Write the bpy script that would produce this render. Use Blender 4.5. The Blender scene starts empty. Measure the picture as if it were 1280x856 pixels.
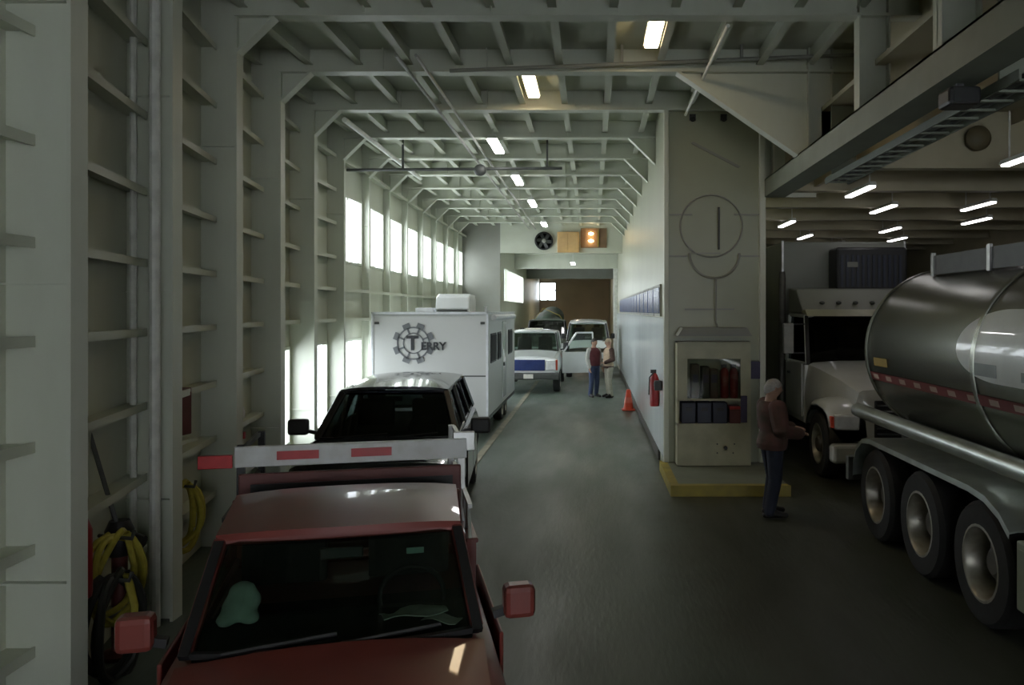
import bpy, bmesh, math, random
from mathutils import Vector, Matrix, Euler
random.seed(7)
SC = bpy.context.scene
COL = SC.collection
PI = math.pi
F = 1020.0; H = 2.6; VX, VY = 740.0, 388.0
def PX(px, Y): return (px - VX) * Y / F
def PZ(py, Y): return H - (py - VY) * Y / F

# ------------------------------------------------------------------ materials
MATS = {}
def mat(name, col, rough=0.5, metal=0.0, col2=None, scale=4.0, mix=0.5, bump=0.0, bscale=40.0, stretch=(1,1,1), emit=0.0, coat=0.0, spec=0.5, detail=4.0, rough2=None):
    if name in MATS: return MATS[name]
    m = bpy.data.materials.new(name); m.use_nodes = True
    nt = m.node_tree; N = nt.nodes; L = nt.links
    b = N['Principled BSDF']
    b.inputs['Base Color'].default_value = (*col, 1)
    b.inputs['Roughness'].default_value = rough
    b.inputs['Metallic'].default_value = metal
    b.inputs['Coat Weight'].default_value = coat
    b.inputs['Specular IOR Level'].default_value = spec
    tc = N.new('ShaderNodeTexCoord'); mp = N.new('ShaderNodeMapping')
    mp.inputs['Scale'].default_value = stretch
    L.new(tc.outputs['Object'], mp.inputs['Vector'])
    if col2 is None:
        col2 = tuple(c * 0.82 for c in col)
    nz = N.new('ShaderNodeTexNoise'); nz.inputs['Scale'].default_value = scale; nz.inputs['Detail'].default_value = detail
    L.new(mp.outputs['Vector'], nz.inputs['Vector'])
    rp = N.new('ShaderNodeValToRGB')
    rp.color_ramp.elements[0].position = 0.5 - 0.25 * mix; rp.color_ramp.elements[1].position = 0.5 + 0.25 * mix
    rp.color_ramp.elements[0].color = (*col2, 1); rp.color_ramp.elements[1].color = (*col, 1)
    L.new(nz.outputs['Fac'], rp.inputs['Fac'])
    L.new(rp.outputs['Color'], b.inputs['Base Color'])
    if rough2 is not None:
        mr = N.new('ShaderNodeMapRange')
        mr.inputs['From Min'].default_value = 0.35; mr.inputs['From Max'].default_value = 0.65
        mr.inputs['To Min'].default_value = rough; mr.inputs['To Max'].default_value = rough2
        L.new(nz.outputs['Fac'], mr.inputs['Value']); L.new(mr.outputs['Result'], b.inputs['Roughness'])
    if bump > 0:
        n2 = N.new('ShaderNodeTexNoise'); n2.inputs['Scale'].default_value = bscale; n2.inputs['Detail'].default_value = 3
        L.new(mp.outputs['Vector'], n2.inputs['Vector'])
        bp = N.new('ShaderNodeBump'); bp.inputs['Strength'].default_value = bump; bp.inputs['Distance'].default_value = 0.02
        L.new(n2.outputs['Fac'], bp.inputs['Height']); L.new(bp.outputs['Normal'], b.inputs['Normal'])
    if emit > 0:
        b.inputs['Emission Color'].default_value = (*col, 1); b.inputs['Emission Strength'].default_value = emit
    MATS[name] = m
    return m
def glassmat(name, tint, refl=0.10, rough=0.03):
    m = bpy.data.materials.new(name); m.use_nodes = True
    nt = m.node_tree; N = nt.nodes; L = nt.links; N.clear()
    o = N.new('ShaderNodeOutputMaterial'); t = N.new('ShaderNodeBsdfTransparent'); t.inputs[0].default_value = (*tint, 1)
    g = N.new('ShaderNodeBsdfGlossy'); g.inputs['Roughness'].default_value = rough; g.inputs['Color'].default_value = (1,1,1,1)
    lw = N.new('ShaderNodeLayerWeight'); lw.inputs['Blend'].default_value = 0.25
    mr = N.new('ShaderNodeMapRange'); mr.inputs['To Min'].default_value = refl * 0.5; mr.inputs['To Max'].default_value = min(1, refl * 4)
    mx = N.new('ShaderNodeMixShader')
    L.new(lw.outputs['Fresnel'], mr.inputs['Value']); L.new(mr.outputs['Result'], mx.inputs['Fac'])
    L.new(t.outputs[0], mx.inputs[1]); L.new(g.outputs[0], mx.inputs[2]); L.new(mx.outputs[0], o.inputs['Surface'])
    MATS[name] = m
    return m

W_WALL = mat('white_painted_steel', (0.58,0.605,0.50), 0.42, col2=(0.47,0.48,0.38), scale=1.6, mix=1.4, bump=0.15, bscale=3.0, stretch=(1,1,0.4))
W_FRAME = mat('web_frame_paint', (0.62,0.65,0.56), 0.40, col2=(0.50,0.52,0.43), scale=2.5, mix=1.4, stretch=(1,1,0.3))
W_CEIL = mat('ceiling_paint', (0.57,0.60,0.50), 0.5, col2=(0.42,0.44,0.35), scale=1.2, mix=1.4)
W_CASE = mat('casing_paint', (0.36,0.38,0.27), 0.34, col2=(0.30,0.31,0.22), scale=1.1, mix=1.3, bump=0.12, bscale=2.0)
W_BAY = mat('vehicle_bay_paint', (0.48,0.44,0.31), 0.5, col2=(0.36,0.325,0.21), scale=1.5, mix=1.4)
W_GREEN = mat('girder_paint', (0.20,0.22,0.17), 0.5, col2=(0.14,0.155,0.12), scale=3, mix=1.4)
M_FLOOR = mat('deck_paint', (0.108,0.140,0.115), 0.34, col2=(0.064,0.078,0.064), scale=0.9, mix=1.6, bump=0.18, bscale=14, stretch=(1.6,0.35,1), rough2=0.55)
M_YEL = mat('worn_yellow_paint', (0.42,0.33,0.04), 0.55, col2=(0.22,0.18,0.05), scale=5, mix=1.2)
M_TAN = mat('worn_line_paint', (0.34,0.31,0.22), 0.6, col2=(0.13,0.13,0.10), scale=3, mix=1.2)
M_BROWN = mat('brown_bulkhead_paint', (0.50,0.39,0.29), 0.6, col2=(0.38,0.31,0.23), scale=0.8, mix=1.2)
M_GREYP = mat('grey_bulkhead_paint', (0.30,0.31,0.27), 0.55, col2=(0.21,0.21,0.18), scale=0.9, mix=1.3)
M_DKBULK = mat('dark_bulkhead_paint', (0.07,0.065,0.055), 0.6, scale=2)
M_BLUEW = mat('blue_poster_board', (0.045,0.07,0.16), 0.25, col2=(0.11,0.14,0.24), scale=3, mix=0.7, stretch=(1,2.5,0.3))
M_PIPE = mat('grey_pipe_paint', (0.40,0.40,0.36), 0.45, scale=8)
M_PIPEW = mat('white_pipe_paint', (0.72,0.73,0.68), 0.35, scale=8)
M_DKPIPE = mat('dark_pipe_paint', (0.07,0.075,0.07), 0.5, scale=8)
M_BLK = mat('black_plastic', (0.016,0.016,0.017), 0.45, scale=10)
M_RUB = mat('tyre_rubber', (0.022,0.022,0.022), 0.75, scale=12)
M_RED = mat('red_truck_paint', (0.22,0.045,0.036), 0.36, col2=(0.18,0.038,0.03), scale=2, coat=0.35)
M_NAVY = mat('navy_truck_paint', (0.018,0.021,0.035), 0.2, scale=3, coat=0.7)
M_WHITEV = mat('white_vehicle_paint', (0.72,0.74,0.74), 0.25, col2=(0.66,0.68,0.67), scale=2, coat=0.5)
M_TRAIL = mat('trailer_skin', (0.60,0.61,0.60), 0.35, col2=(0.54,0.55,0.53), scale=0.8, mix=1.5)
M_TRIM = mat('trailer_trim', (0.75,0.77,0.80), 0.3, scale=6)
M_CHROME = mat('chrome', (0.75,0.75,0.76), 0.14, 1.0, scale=4)
M_ALU = mat('dull_aluminium', (0.52,0.53,0.52), 0.38, 0.9, col2=(0.38,0.38,0.36), scale=5)
M_TANK = mat('polished_tank_metal', (0.43,0.45,0.41), 0.27, 1.0, col2=(0.36,0.37,0.31), scale=1.2, mix=1.5, stretch=(1,0.15,1))
M_TANKW = mat('tank_panel_paint', (0.84,0.88,0.87), 0.28, scale=2, coat=0.5)
M_TGREY = mat('tank_lettering_grey', (0.30,0.34,0.34), 0.4, scale=3)
M_RIM = mat('steel_rim', (0.13,0.12,0.10), 0.5, 0.2, col2=(0.10,0.095,0.08), scale=9)
M_RLIP = mat('rim_lip_metal', (0.44,0.42,0.36), 0.36, 0.5, col2=(0.33,0.31,0.26), scale=9)
M_FENDER = mat('fender_metal', (0.56,0.60,0.57), 0.3, 0.75, scale=4)
M_REDR = mat('red_reflector', (0.50,0.035,0.04), 0.3, scale=10)
M_WREFL = mat('white_reflector', (0.75,0.72,0.66), 0.3, scale=10)
M_BARW = mat('white_bar_paint', (0.66,0.67,0.66), 0.4, col2=(0.55,0.55,0.52), scale=6)
M_ORANGE = mat('safety_orange', (0.75,0.08,0.03), 0.5, scale=5)
M_FIRE = mat('fire_red', (0.33,0.02,0.02), 0.35, scale=6)
M_DKRED = mat('maroon_paint', (0.13,0.035,0.03), 0.5, scale=6)
M_ROPEY = mat('yellow_hose', (0.44,0.38,0.05), 0.6, scale=20)
M_ROPEB = mat('black_hose', (0.02,0.022,0.018), 0.55, scale=20)
M_SEAT = mat('dark_seat_fabric', (0.012,0.013,0.013), 0.9, scale=20)
M_INT = mat('dark_cab_plastic', (0.018,0.020,0.020), 0.7, scale=9)
M_PAPER = mat('paper', (0.75,0.78,0.72), 0.8, scale=9)
M_CLOTH = mat('pale_green_cloth', (0.50,0.62,0.55), 0.9, scale=8)
M_BLUEG = mat('dark_blue_grille', (0.02,0.04,0.16), 0.25, scale=8)
M_LAMPW = mat('lamp_lens', (0.75,0.76,0.75), 0.1, scale=8)
M_CABW = mat('cream_cabinet_paint', (0.43,0.42,0.28), 0.42, scale=3)
M_BIN = mat('dark_blue_bin', (0.025,0.03,0.055), 0.5, scale=6)
M_PURP = mat('dark_violet_board', (0.06,0.05,0.11), 0.5, scale=6)
M_POSTER = mat('brown_red_board', (0.14,0.07,0.05), 0.5, scale=4, col2=(0.10,0.085,0.06))
M_SKIN = mat('skin', (0.42,0.25,0.17), 0.55, scale=8)
M_HAIRG = mat('grey_hair', (0.36,0.35,0.33), 0.8, scale=40)
M_HAIRD = mat('dark_hair', (0.025,0.02,0.016), 0.7, scale=40)
M_HAIRT = mat('tan_cap_cloth', (0.45,0.36,0.24), 0.8, scale=20)
M_JKRED = mat('russet_jacket_cloth', (0.10,0.042,0.034), 0.85, scale=5, col2=(0.055,0.036,0.022), mix=0.5)
M_JEAN = mat('dark_denim', (0.020,0.024,0.040), 0.9, scale=12)
M_JEANB = mat('blue_denim', (0.05,0.07,0.14), 0.9, scale=12)
M_KHAKI = mat('khaki_cloth', (0.42,0.40,0.32), 0.9, scale=12)
M_SHIRTW = mat('grey_white_jersey', (0.50,0.50,0.46), 0.9, scale=12)
M_MAROON = mat('maroon_cloth', (0.12,0.03,0.035), 0.9, scale=12)
M_BRJK = mat('dark_brown_jacket_cloth', (0.075,0.042,0.032), 0.9, scale=12)
M_VEST = mat('tan_vest_cloth', (0.55,0.42,0.29), 0.9, scale=12)
M_SHOE = mat('dark_shoe', (0.02,0.018,0.016), 0.5, scale=12)
M_DKGRN = mat('dark_green_tarp', (0.035,0.055,0.035), 0.7, scale=3, col2=(0.06,0.06,0.05))
M_WARM = mat('varnished_wood_panel', (0.62,0.40,0.16), 0.4, scale=2)
M_TUBE = mat('fluorescent_tube', (1.0,0.98,0.97), 0.4, emit=22.0)
M_TUBEW = mat('warm_fluorescent_tube', (1.0,0.78,0.50), 0.4, emit=15.0)
M_TUBEF = mat('added_far_tube', (1.0,0.80,0.58), 0.4, emit=70.0)
M_TUBEB = mat('bay_fluorescent_tube', (1.0,0.96,0.98), 0.4, emit=5.0)
M_BULB = mat('warm_bulb', (1.0,0.72,0.38), 0.4, emit=20.0)
for n in ('added_far_tube','fluorescent_tube','warm_fluorescent_tube','bay_fluorescent_tube','warm_bulb'):
    m = MATS[n]; b = m.node_tree.nodes['Principled BSDF']
    for l in list(m.node_tree.links):
        if l.to_node == b: m.node_tree.links.remove(l)
G_WIN = glassmat('window_glass', (0.94,0.96,0.97), 0.06)
G_CAR = glassmat('vehicle_glass', (0.42,0.52,0.46), 0.09)
G_RED = glassmat('red_truck_glass', (0.38,0.47,0.41), 0.08)
G_DARK = glassmat('dark_vehicle_glass', (0.07,0.09,0.085), 0.07)
G_CAB = glassmat('cabinet_glass', (0.80,0.82,0.78), 0.08)

# the deck paint: greenish in the car lanes, darker and browner in the truck lane
nt = M_FLOOR.node_tree; N = nt.nodes; L = nt.links; b = N['Principled BSDF']
src = b.inputs['Base Color'].links[0].from_socket
tc = N.new('ShaderNodeTexCoord'); sx = N.new('ShaderNodeSeparateXYZ'); L.new(tc.outputs['Object'], sx.inputs[0])
nz = N.new('ShaderNodeTexNoise'); nz.inputs['Scale'].default_value = 1.3; L.new(tc.outputs['Object'], nz.inputs['Vector'])
ad = N.new('ShaderNodeMath'); ad.operation = 'ADD'; L.new(sx.outputs['X'], ad.inputs[0]); L.new(nz.outputs['Fac'], ad.inputs[1])
mr = N.new('ShaderNodeMapRange'); mr.inputs['From Min'].default_value = 1.15; mr.inputs['From Max'].default_value = 1.75; L.new(ad.outputs[0], mr.inputs['Value'])
mxn = N.new('ShaderNodeMix'); mxn.data_type = 'RGBA'; mxn.blend_type = 'MULTIPLY'; mxn.inputs['B'].default_value = (0.62, 0.54, 0.48, 1)
L.new(mr.outputs['Result'], mxn.inputs['Factor']); L.new(src, mxn.inputs['A']); L.new(mxn.outputs['Result'], b.inputs['Base Color'])

# ------------------------------------------------------------------ mesh builder
class MB:
    def __init__(s): s.v = []; s.f = []; s.mi = []; s.cur = 0
    def add(s, vs, fs):
        o = len(s.v); s.v += [tuple(p) for p in vs]
        for f in fs: s.f.append(tuple(o + i for i in f)); s.mi.append(s.cur)
        return s
    def box(s, x0, x1, y0, y1, z0, z1, M=None):
        vs = [Vector(p) for p in ((x0,y0,z0),(x1,y0,z0),(x1,y1,z0),(x0,y1,z0),(x0,y0,z1),(x1,y0,z1),(x1,y1,z1),(x0,y1,z1))]
        if M is not None: vs = [M @ p for p in vs]
        return s.add(vs, [(0,3,2,1),(4,5,6,7),(0,1,5,4),(1,2,6,5),(2,3,7,6),(3,0,4,7)])
    def bar(s, a, b, w, h, up=(0,0,1)):
        a = Vector(a); b = Vector(b); d = (b - a).normalized(); u = Vector(up)
        if abs(d.dot(u)) > 0.98: u = Vector((0,1,0))
        x = d.cross(u).normalized(); z = x.cross(d).normalized()
        vs = []
        for p in (a, b):
            for sx, sz in ((-1,-1),(1,-1),(1,1),(-1,1)): vs.append(p + x*(sx*w/2) + z*(sz*h/2))
        return s.add(vs, [(0,1,2,3),(7,6,5,4),(0,4,5,1),(1,5,6,2),(2,6,7,3),(3,7,4,0)])
    def tube(s, pts, r, n=10, closed=False, rs=None, cap=True):
        pts = [Vector(p) for p in pts]; m = len(pts)
        rings = []
        ref = None
        for i, p in enumerate(pts):
            if closed: d = pts[(i+1) % m] - pts[i-1]
            else: d = pts[min(i+1, m-1)] - pts[max(i-1, 0)]
            d = d.normalized() if d.length > 1e-9 else Vector((0,0,1))
            if ref is None:
                ref = Vector((0,0,1)) if abs(d.z) < 0.9 else Vector((1,0,0))
            x = d.cross(ref)
            if x.length < 1e-6: x = d.cross(Vector((0.3,1,0.1)))
            x.normalize(); y = d.cross(x).normalized(); ref = x.cross(d).normalized() * 1.0
            rr = rs[i] if rs else r
            rings.append([p + x*(rr*math.cos(2*PI*k/n)) + y*(rr*math.sin(2*PI*k/n)) for k in range(n)])
        return s.rings(rings, closed, cap)
    def rings(s, rings, closed=False, cap=True):
        n = len(rings[0]); m = len(rings)
        vs = [p for r in rings for p in r]; fs = []
        for i in range(m if closed else m-1):
            j = (i+1) % m
            for k in range(n):
                k2 = (k+1) % n
                fs.append((i*n+k, i*n+k2, j*n+k2, j*n+k))
        if cap and not closed:
            fs.append(tuple(range(n-1, -1, -1))); fs.append(tuple((m-1)*n + k for k in range(n)))
        return s.add(vs, fs)
    def lathe(s, prof, o, axis='z', n=24, cap=True):
        o = Vector(o); rings = []
        for (r, t) in prof:
            ring = []
            for k in range(n):
                c, sn = math.cos(2*PI*k/n)*r, math.sin(2*PI*k/n)*r
                if axis == 'z': ring.append(o + Vector((c, sn, t)))
                elif axis == 'x': ring.append(o + Vector((t, c, sn)))
                else: ring.append(o + Vector((c, t, sn)))
            rings.append(ring)
        return s.rings(rings, False, cap)
    def prism(s, poly, a, b, plane='xz'):
        def P(u, v, w):
            return (u, w, v) if plane == 'xz' else ((w, u, v) if plane == 'yz' else (u, v, w))
        n = len(poly)
        vs = [P(u, v, a) for u, v in poly] + [P(u, v, b) for u, v in poly]
        fs = [tuple(range(n)), tuple(range(2*n-1, n-1, -1))] + [(i, n+i, n+(i+1) % n, (i+1) % n) for i in range(n)]
        return s.add(vs, fs)
    def ell(s, c, r, nu=14, nv=10, M=None):
        c = Vector(c); rings = []
        for i in range(nv+1):
            t = -PI/2 + PI*i/nv; t = max(min(t, PI/2-0.02), -PI/2+0.02)
            ring = []
            for k in range(nu):
                a = 2*PI*k/nu
                p = Vector((r[0]*math.cos(t)*math.cos(a), r[1]*math.cos(t)*math.sin(a), r[2]*math.sin(t)))
                if M is not None: p = M @ p
                ring.append(c + p)
            rings.append(ring)
        return s.rings(rings)
    def grid(s, P, thick=None):
        """P: rows of points -> sheet; with thick: closed slab pushed along the vector thick"""
        R, C = len(P), len(P[0])
        if thick is None:
            return s.add([p for r in P for p in r], [(i*C+j, i*C+j+1, (i+1)*C+j+1, (i+1)*C+j) for i in range(R-1) for j in range(C-1)])
        t = Vector(thick); vs = [Vector(p) for r in P for p in r]; n = len(vs); vs = vs + [p + t for p in vs]
        fs = [(i*C+j, i*C+j+1, (i+1)*C+j+1, (i+1)*C+j) for i in range(R-1) for j in range(C-1)]
        fs += [tuple(n + q for q in reversed(f)) for f in fs]
        rim = [j for j in range(C)] + [i*C+C-1 for i in range(1, R)] + [(R-1)*C+j for j in range(C-2, -1, -1)] + [i*C for i in range(R-2, 0, -1)]
        for a in range(len(rim)):
            p, q = rim[a], rim[(a+1) % len(rim)]; fs.append((q, p, n+p, n+q))
        return s.add(vs, fs)
    def build(s, name, m, parent=None, loc=(0,0,0), rot=(0,0,0), smooth=35, bevel=0.0, fix=True):
        me = bpy.data.meshes.new(name); me.from_pydata(s.v, [], s.f)
        ms = m if isinstance(m, (list, tuple)) else [m]
        for q in ms: me.materials.append(q)
        for p, i in zip(me.polygons, s.mi): p.material_index = min(i, len(ms)-1)
        if fix:
            bm = bmesh.new(); bm.from_mesh(me); bmesh.ops.recalc_face_normals(bm, faces=bm.faces); bm.to_mesh(me); bm.free()
        if smooth:
            for p in me.polygons: p.use_smooth = True
            me.set_sharp_from_angle(angle=math.radians(smooth))
        o = bpy.data.objects.new(name, me); COL.objects.link(o); o.location = loc; o.rotation_euler = rot
        if parent is not None: o.parent = parent
        if bevel > 0:
            bv = o.modifiers.new('bevel', 'BEVEL'); bv.width = bevel; bv.segments = 2; bv.limit_method = 'ANGLE'; bv.angle_limit = math.radians(40); bv.harden_normals = False
        return o
def baked(o):
    """apply the object's modifiers into its mesh"""
    dg = bpy.context.evaluated_depsgraph_get(); dg.update()
    me = bpy.data.meshes.new_from_object(o.evaluated_get(dg)); old = o.data
    o.modifiers.clear(); o.data = me; me.name = old.name
    return o
def cut(o, cutters):
    """cut closed shapes (list of MB) out of a mesh object"""
    cs = []
    for c in cutters:
        q = c.build('cutter', M_BLK, o.parent, smooth=0); cs.append(q)
        md = o.modifiers.new('b', 'BOOLEAN'); md.operation = 'DIFFERENCE'; md.object = q; md.solver = 'EXACT'
    bpy.context.view_layer.update()
    baked(o)
    for q in cs: bpy.data.objects.remove(q)
    return o
def blob(mb, name, m, parent, voxel=0.012, it=4):
    o = mb.build(name, m, parent)
    r = o.modifiers.new('r', 'REMESH'); r.mode = 'VOXEL'; r.voxel_size = voxel; r.use_smooth_shade = True
    sm = o.modifiers.new('s', 'SMOOTH'); sm.iterations = it; sm.factor = 0.5
    bpy.context.view_layer.update()
    return baked(o)
def thing(name, label, cat, loc=(0,0,0), rz=0.0, group=None):
    o = bpy.data.objects.new(name, None); COL.objects.link(o); o.empty_display_size = 0.2
    o.location = loc; o.rotation_euler = (0,0,rz); o['label'] = label; o['category'] = cat
    if group: o['group'] = group
    return o
def tag(o, label, cat, group=None):
    o['label'] = label; o['category'] = cat
    if group: o['group'] = group
    return o
def struct(o, label=None):
    o['kind'] = 'structure'
    if label: o['label'] = label
    return o
def dup(root, loc, rz=0.0, label=None):
    r = root.copy(); COL.objects.link(r); r.location = loc; r.rotation_euler = (0,0,rz)
    if label: r['label'] = label
    for ch in list(root.children):
        c = ch.copy(); COL.objects.link(c); c.parent = r
        for g in ch.children:
            d = g.copy(); COL.objects.link(d); d.parent = c
    return r
def arc(c, r, a0, a1, n, plane='xz'):
    out = []
    for i in range(n+1):
        a = a0 + (a1-a0)*i/n; u, v = r*math.cos(a), r*math.sin(a)
        out.append((c[0]+u, c[1], c[2]+v) if plane == 'xz' else ((c[0], c[1]+u, c[2]+v) if plane == 'yz' else (c[0]+u, c[1]+v, c[2])))
    return out

# ------------------------------------------------------------------ camera, world
cam = bpy.data.cameras.new('camera'); co = bpy.data.objects.new('camera', cam); COL.objects.link(co)
co.location = (0, 0, H); co.rotation_euler = (PI/2, 0, 0)
cam.sensor_width = 36; cam.lens = 36*F/1280; cam.shift_x = -(VX-640)/1280; cam.shift_y = -(428-VY)/1280
cam.clip_start = 0.05; cam.clip_end = 300
SC.camera = co
w = bpy.data.worlds.new('hazy_daylight'); SC.world = w; w.use_nodes = True
w.node_tree.nodes['Background'].inputs['Color'].default_value = (0.90, 0.95, 1.0, 1)
w.node_tree.nodes['Background'].inputs['Strength'].default_value = 6.5
SC.view_settings.view_transform = 'Standard'; SC.view_settings.look = 'None'; SC.view_settings.gamma = 1
SC.view_settings.exposure = 0.32; SC.view_settings.use_curve_mapping = False
SC.cycles.max_bounces = 10; SC.cycles.diffuse_bounces = 6; SC.cycles.transparent_max_bounces = 12
SC.cycles.sample_clamp_indirect = 6.0
SC.cycles.use_denoising = True
SC.cycles.caustics_reflective = False; SC.cycles.caustics_refractive = False

# ------------------------------------------------------------------ the deck: floor, hull, frames, ceilings
ZC = 6.15; ZB = 5.85
struct(MB().box(-6.2, 10.6, -6, 57, -0.12, 0).build('floor', M_FLOOR, smooth=0), 'dark green painted steel car deck')
FY = [0.6, 2.7, 4.8, 6.9, 9.0, 11.1, 13.2, 15.3, 17.4, 19.5, 21.6, 23.7, 25.8, 27.9, 30.0]
FXI = [-2.90, -2.96, -3.04, -3.53, -3.91, -4.23, -4.49, -4.66, -4.76, -4.85, -4.90, -4.93, -4.95, -4.95, -4.95]
FDS = [.4]*7 + [.30] + [.14]*7
WY = [-6.0] + FY + [32.0]
WX = [-3.30] + [x - d for x, d in zip(FXI, FDS)] + [-5.09]
def lerp(a, b, t): return a + (b-a)*t
def plate_x(y):
    for i in range(len(WY)-1):
        if WY[i] <= y <= WY[i+1]: return lerp(WX[i], WX[i+1], (y-WY[i])/(WY[i+1]-WY[i]))
    return WX[-1]
UZ0, UZ1, LZ0, LZ1 = 3.54, 4.90, 0.45, 2.02
wl = MB()
STZ = [0.6, 1.2, 1.8, 2.42, 3.0, 3.6, 4.24, 4.86, 5.5]
wins = []
def hull_panel(y0, y1, z0, z1):
    a, b = plate_x(y0), plate_x(y1); t = 0.05
    wl.add([(a,y0,z0),(b,y1,z0),(b,y1,z1),(a,y0,z1),(a-t,y0,z0),(b-t,y1,z0),(b-t,y1,z1),(a-t,y0,z1)],
           [(0,1,2,3),(7,6,5,4),(0,4,5,1),(1,5,6,2),(2,6,7,3),(3,7,4,0)])
for i in range(len(WY)-1):
    y0, y1 = WY[i], WY[i+1]; mg = 0.09
    up = y0 >= 15.2; lo = 11.0 <= y0 <= 31
    hull_panel(y0, y0+mg, 0, ZC); hull_panel(y1-mg, y1, 0, ZC)
    zs = [0.0]
    holes = ([(LZ0, LZ1)] if lo else []) + ([(UZ0, UZ1)] if up else [])
    for (h0, h1) in holes:
        hull_panel(y0+mg, y1-mg, zs[-1], h0); zs.append(h1)
        wins.append((y0+mg, y1-mg, h0, h1))
    hull_panel(y0+mg, y1-mg, zs[-1], ZC)
    for z in STZ:
        if any(h0-0.1 < z < h1+0.1 for h0, h1 in holes): continue
        a, b = plate_x(y0), plate_x(y1); d = 0.16
        wl.add([(a,y0,z),(b,y1,z),(b+d,y1,z),(a+d,y0,z),(a,y0,z+.018),(b,y1,z+.018),(b+d,y1,z+.018),(a+d,y0,z+.018)],
               [(0,1,2,3),(7,6,5,4),(0,4,5,1),(1,5,6,2),(2,6,7,3),(3,7,4,0)])
        wl.add([(a+d,y0,z-.035),(b+d,y1,z-.035),(b+d+.014,y1,z-.035),(a+d+.014,y0,z-.035),(a+d,y0,z+.03),(b+d,y1,z+.03),(b+d+.014,y1,z+.03),(a+d+.014,y0,z+.03)],
               [(0,3,2,1),(4,5,6,7),(0,1,5,4),(1,2,6,5),(2,3,7,6),(3,0,4,7)])
struct(wl.build('wall_left', W_WALL, smooth=0), 'white painted hull side plating with horizontal stiffeners')
nwin = 0
def window(y0, y1, z0, z1, x0, x1, glazed=True):
    global nwin
    nwin += 1
    m = MB(); w_ = 0.045
    def seg(ya, yb, za, zb):
        xa, xb = lerp(x0, x1, (ya-y0)/(y1-y0)), lerp(x0, x1, (yb-y0)/(y1-y0))
        m.add([(xa-.06,ya,za),(xb-.06,yb,za),(xb+.03,yb,za),(xa+.03,ya,za),(xa-.06,ya,zb),(xb-.06,yb,zb),(xb+.03,yb,zb),(xa+.03,ya,zb)],
              [(0,3,2,1),(4,5,6,7),(0,1,5,4),(1,2,6,5),(2,3,7,6),(3,0,4,7)])
    seg(y0, y1, z0, z0+w_); seg(y0, y1, z1-w_, z1); seg(y0, y0+w_, z0+w_, z1-w_); seg(y1-w_, y1, z0+w_, z1-w_)
    ym = (y0+y1)/2
    seg(ym-.03, ym+.03, z0+w_, z1-w_)
    fr = struct(m.build('window_%d' % nwin, W_FRAME, smooth=0))
    if glazed:
        g = MB(); xa, xb = x0-.03, x1-.03
        g.add([(xa,y0+w_,z0+w_),(xb,y1-w_,z0+w_),(xb,y1-w_,z1-w_),(xa,y0+w_,z1-w_)], [(0,1,2,3)])
        g.build('glass_pane', G_WIN, fr, smooth=0)
    return fr
for (y0, y1, z0, z1) in wins:
    window(y0, y1, z0, z1, plate_x(y0), plate_x(y1), True)

def web_frame(k, Y, xf):
    m = MB(); xp = xf - FDS[k]
    xr = 1.19 if Y > 13.5 else 3.6; fw = .08 if Y < 14 else .05
    m.box(xp, xf, Y-.012, Y+.012, 0, ZC); m.box(xf, xf+.025, Y-fw, Y+fw, 0, ZB)
    m.box(xf, xr, Y-.012, Y+.012, ZB, ZC); m.box(xf, xr, Y-.10, Y+.10, ZB-.03, ZB)
    kn = 0.42
    m.prism([(xf, ZB-kn), (xf+kn, ZB), (xf, ZB)], Y-.012, Y+.012)
    m.bar((xf, Y, ZB-kn-.01), (xf+kn, Y, ZB-.01), 0.16, 0.03, up=(0,1,0)) if False else m.bar((xf, Y, ZB-kn-.01), (xf+kn+.01, Y, ZB-.01), 0.16, 0.025)
    if Y > 13.5:
        m.prism([(xr, ZB-.5), (xr-.5, ZB), (xr, ZB)], Y-.012, Y+.012)
        m.bar((xr, Y, ZB-.51), (xr-.51, Y, ZB-.01), 0.16, 0.025)
    for x in (xf+1.4, xf+2.8, xf+4.2):     # web stiffeners on the beam
        if x < xr-.2: m.box(x-.008, x+.008, Y-.09, Y-.012, ZB, ZC)
    for z in (1.0, 2.75, 4.4):              # flat brackets on the post web
        m.box(xp, xf, Y-.06, Y-.012, z, z+.012)
    if abs(Y-11.1) < .01:                    # deep haunch carrying the mezzanine girder
        m.prism([(1.15, ZB), (2.80, 4.71), (3.6, 4.71), (3.6, ZB)], Y-.012, Y+.012)
        m.bar((1.15, Y, ZB-.015), (2.80, Y, 4.70), 0.2, 0.03)
    struct(m.build('web_frame', W_FRAME, smooth=0), 'white steel web frame with post, knee and deck beam')
for k, (Y, x) in enumerate(zip(FY, FXI)): web_frame(k, Y, x)

c = MB(); c.box(-5.8, 3.7, -6, 32.4, ZC, ZC+.06)
x = -5.2
while x < 3.5:
    c.box(x-.008, x+.008, -6, 32, ZC-.20, ZC); c.box(x-.05, x+.05, -6, 32, ZC-.215, ZC-.20); x += 0.68
struct(c.build('ceiling', W_CEIL, smooth=0), 'white deckhead plating with longitudinal stiffeners')

# casing in the middle
cs = MB(); cs.box(1.19, 2.76, 13.2, 57, 0, ZC)
struct(cs.build('wall_casing', W_CASE, smooth=0), 'painted steel casing between the lanes')
for q, (x0, x1, z) in enumerate([(1.19, 1.62, 4.15), (2.3, 2.76, 4.15), (1.19, 1.55, 3.48), (2.35, 2.76, 3.48), (1.5, 2.3, 2.62)]):
    struct(MB().box(x0, x1, 13.175, 13.2, z-.012, z+.012).build('trim_%d' % (q+1), M_GREYP, smooth=0))
struct(MB().prism([(1.60, 5.30), (1.63, 5.33), (2.40, 4.93), (2.37, 4.90)], 13.18, 13.2).build('trim_6', M_GREYP, smooth=0))
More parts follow.
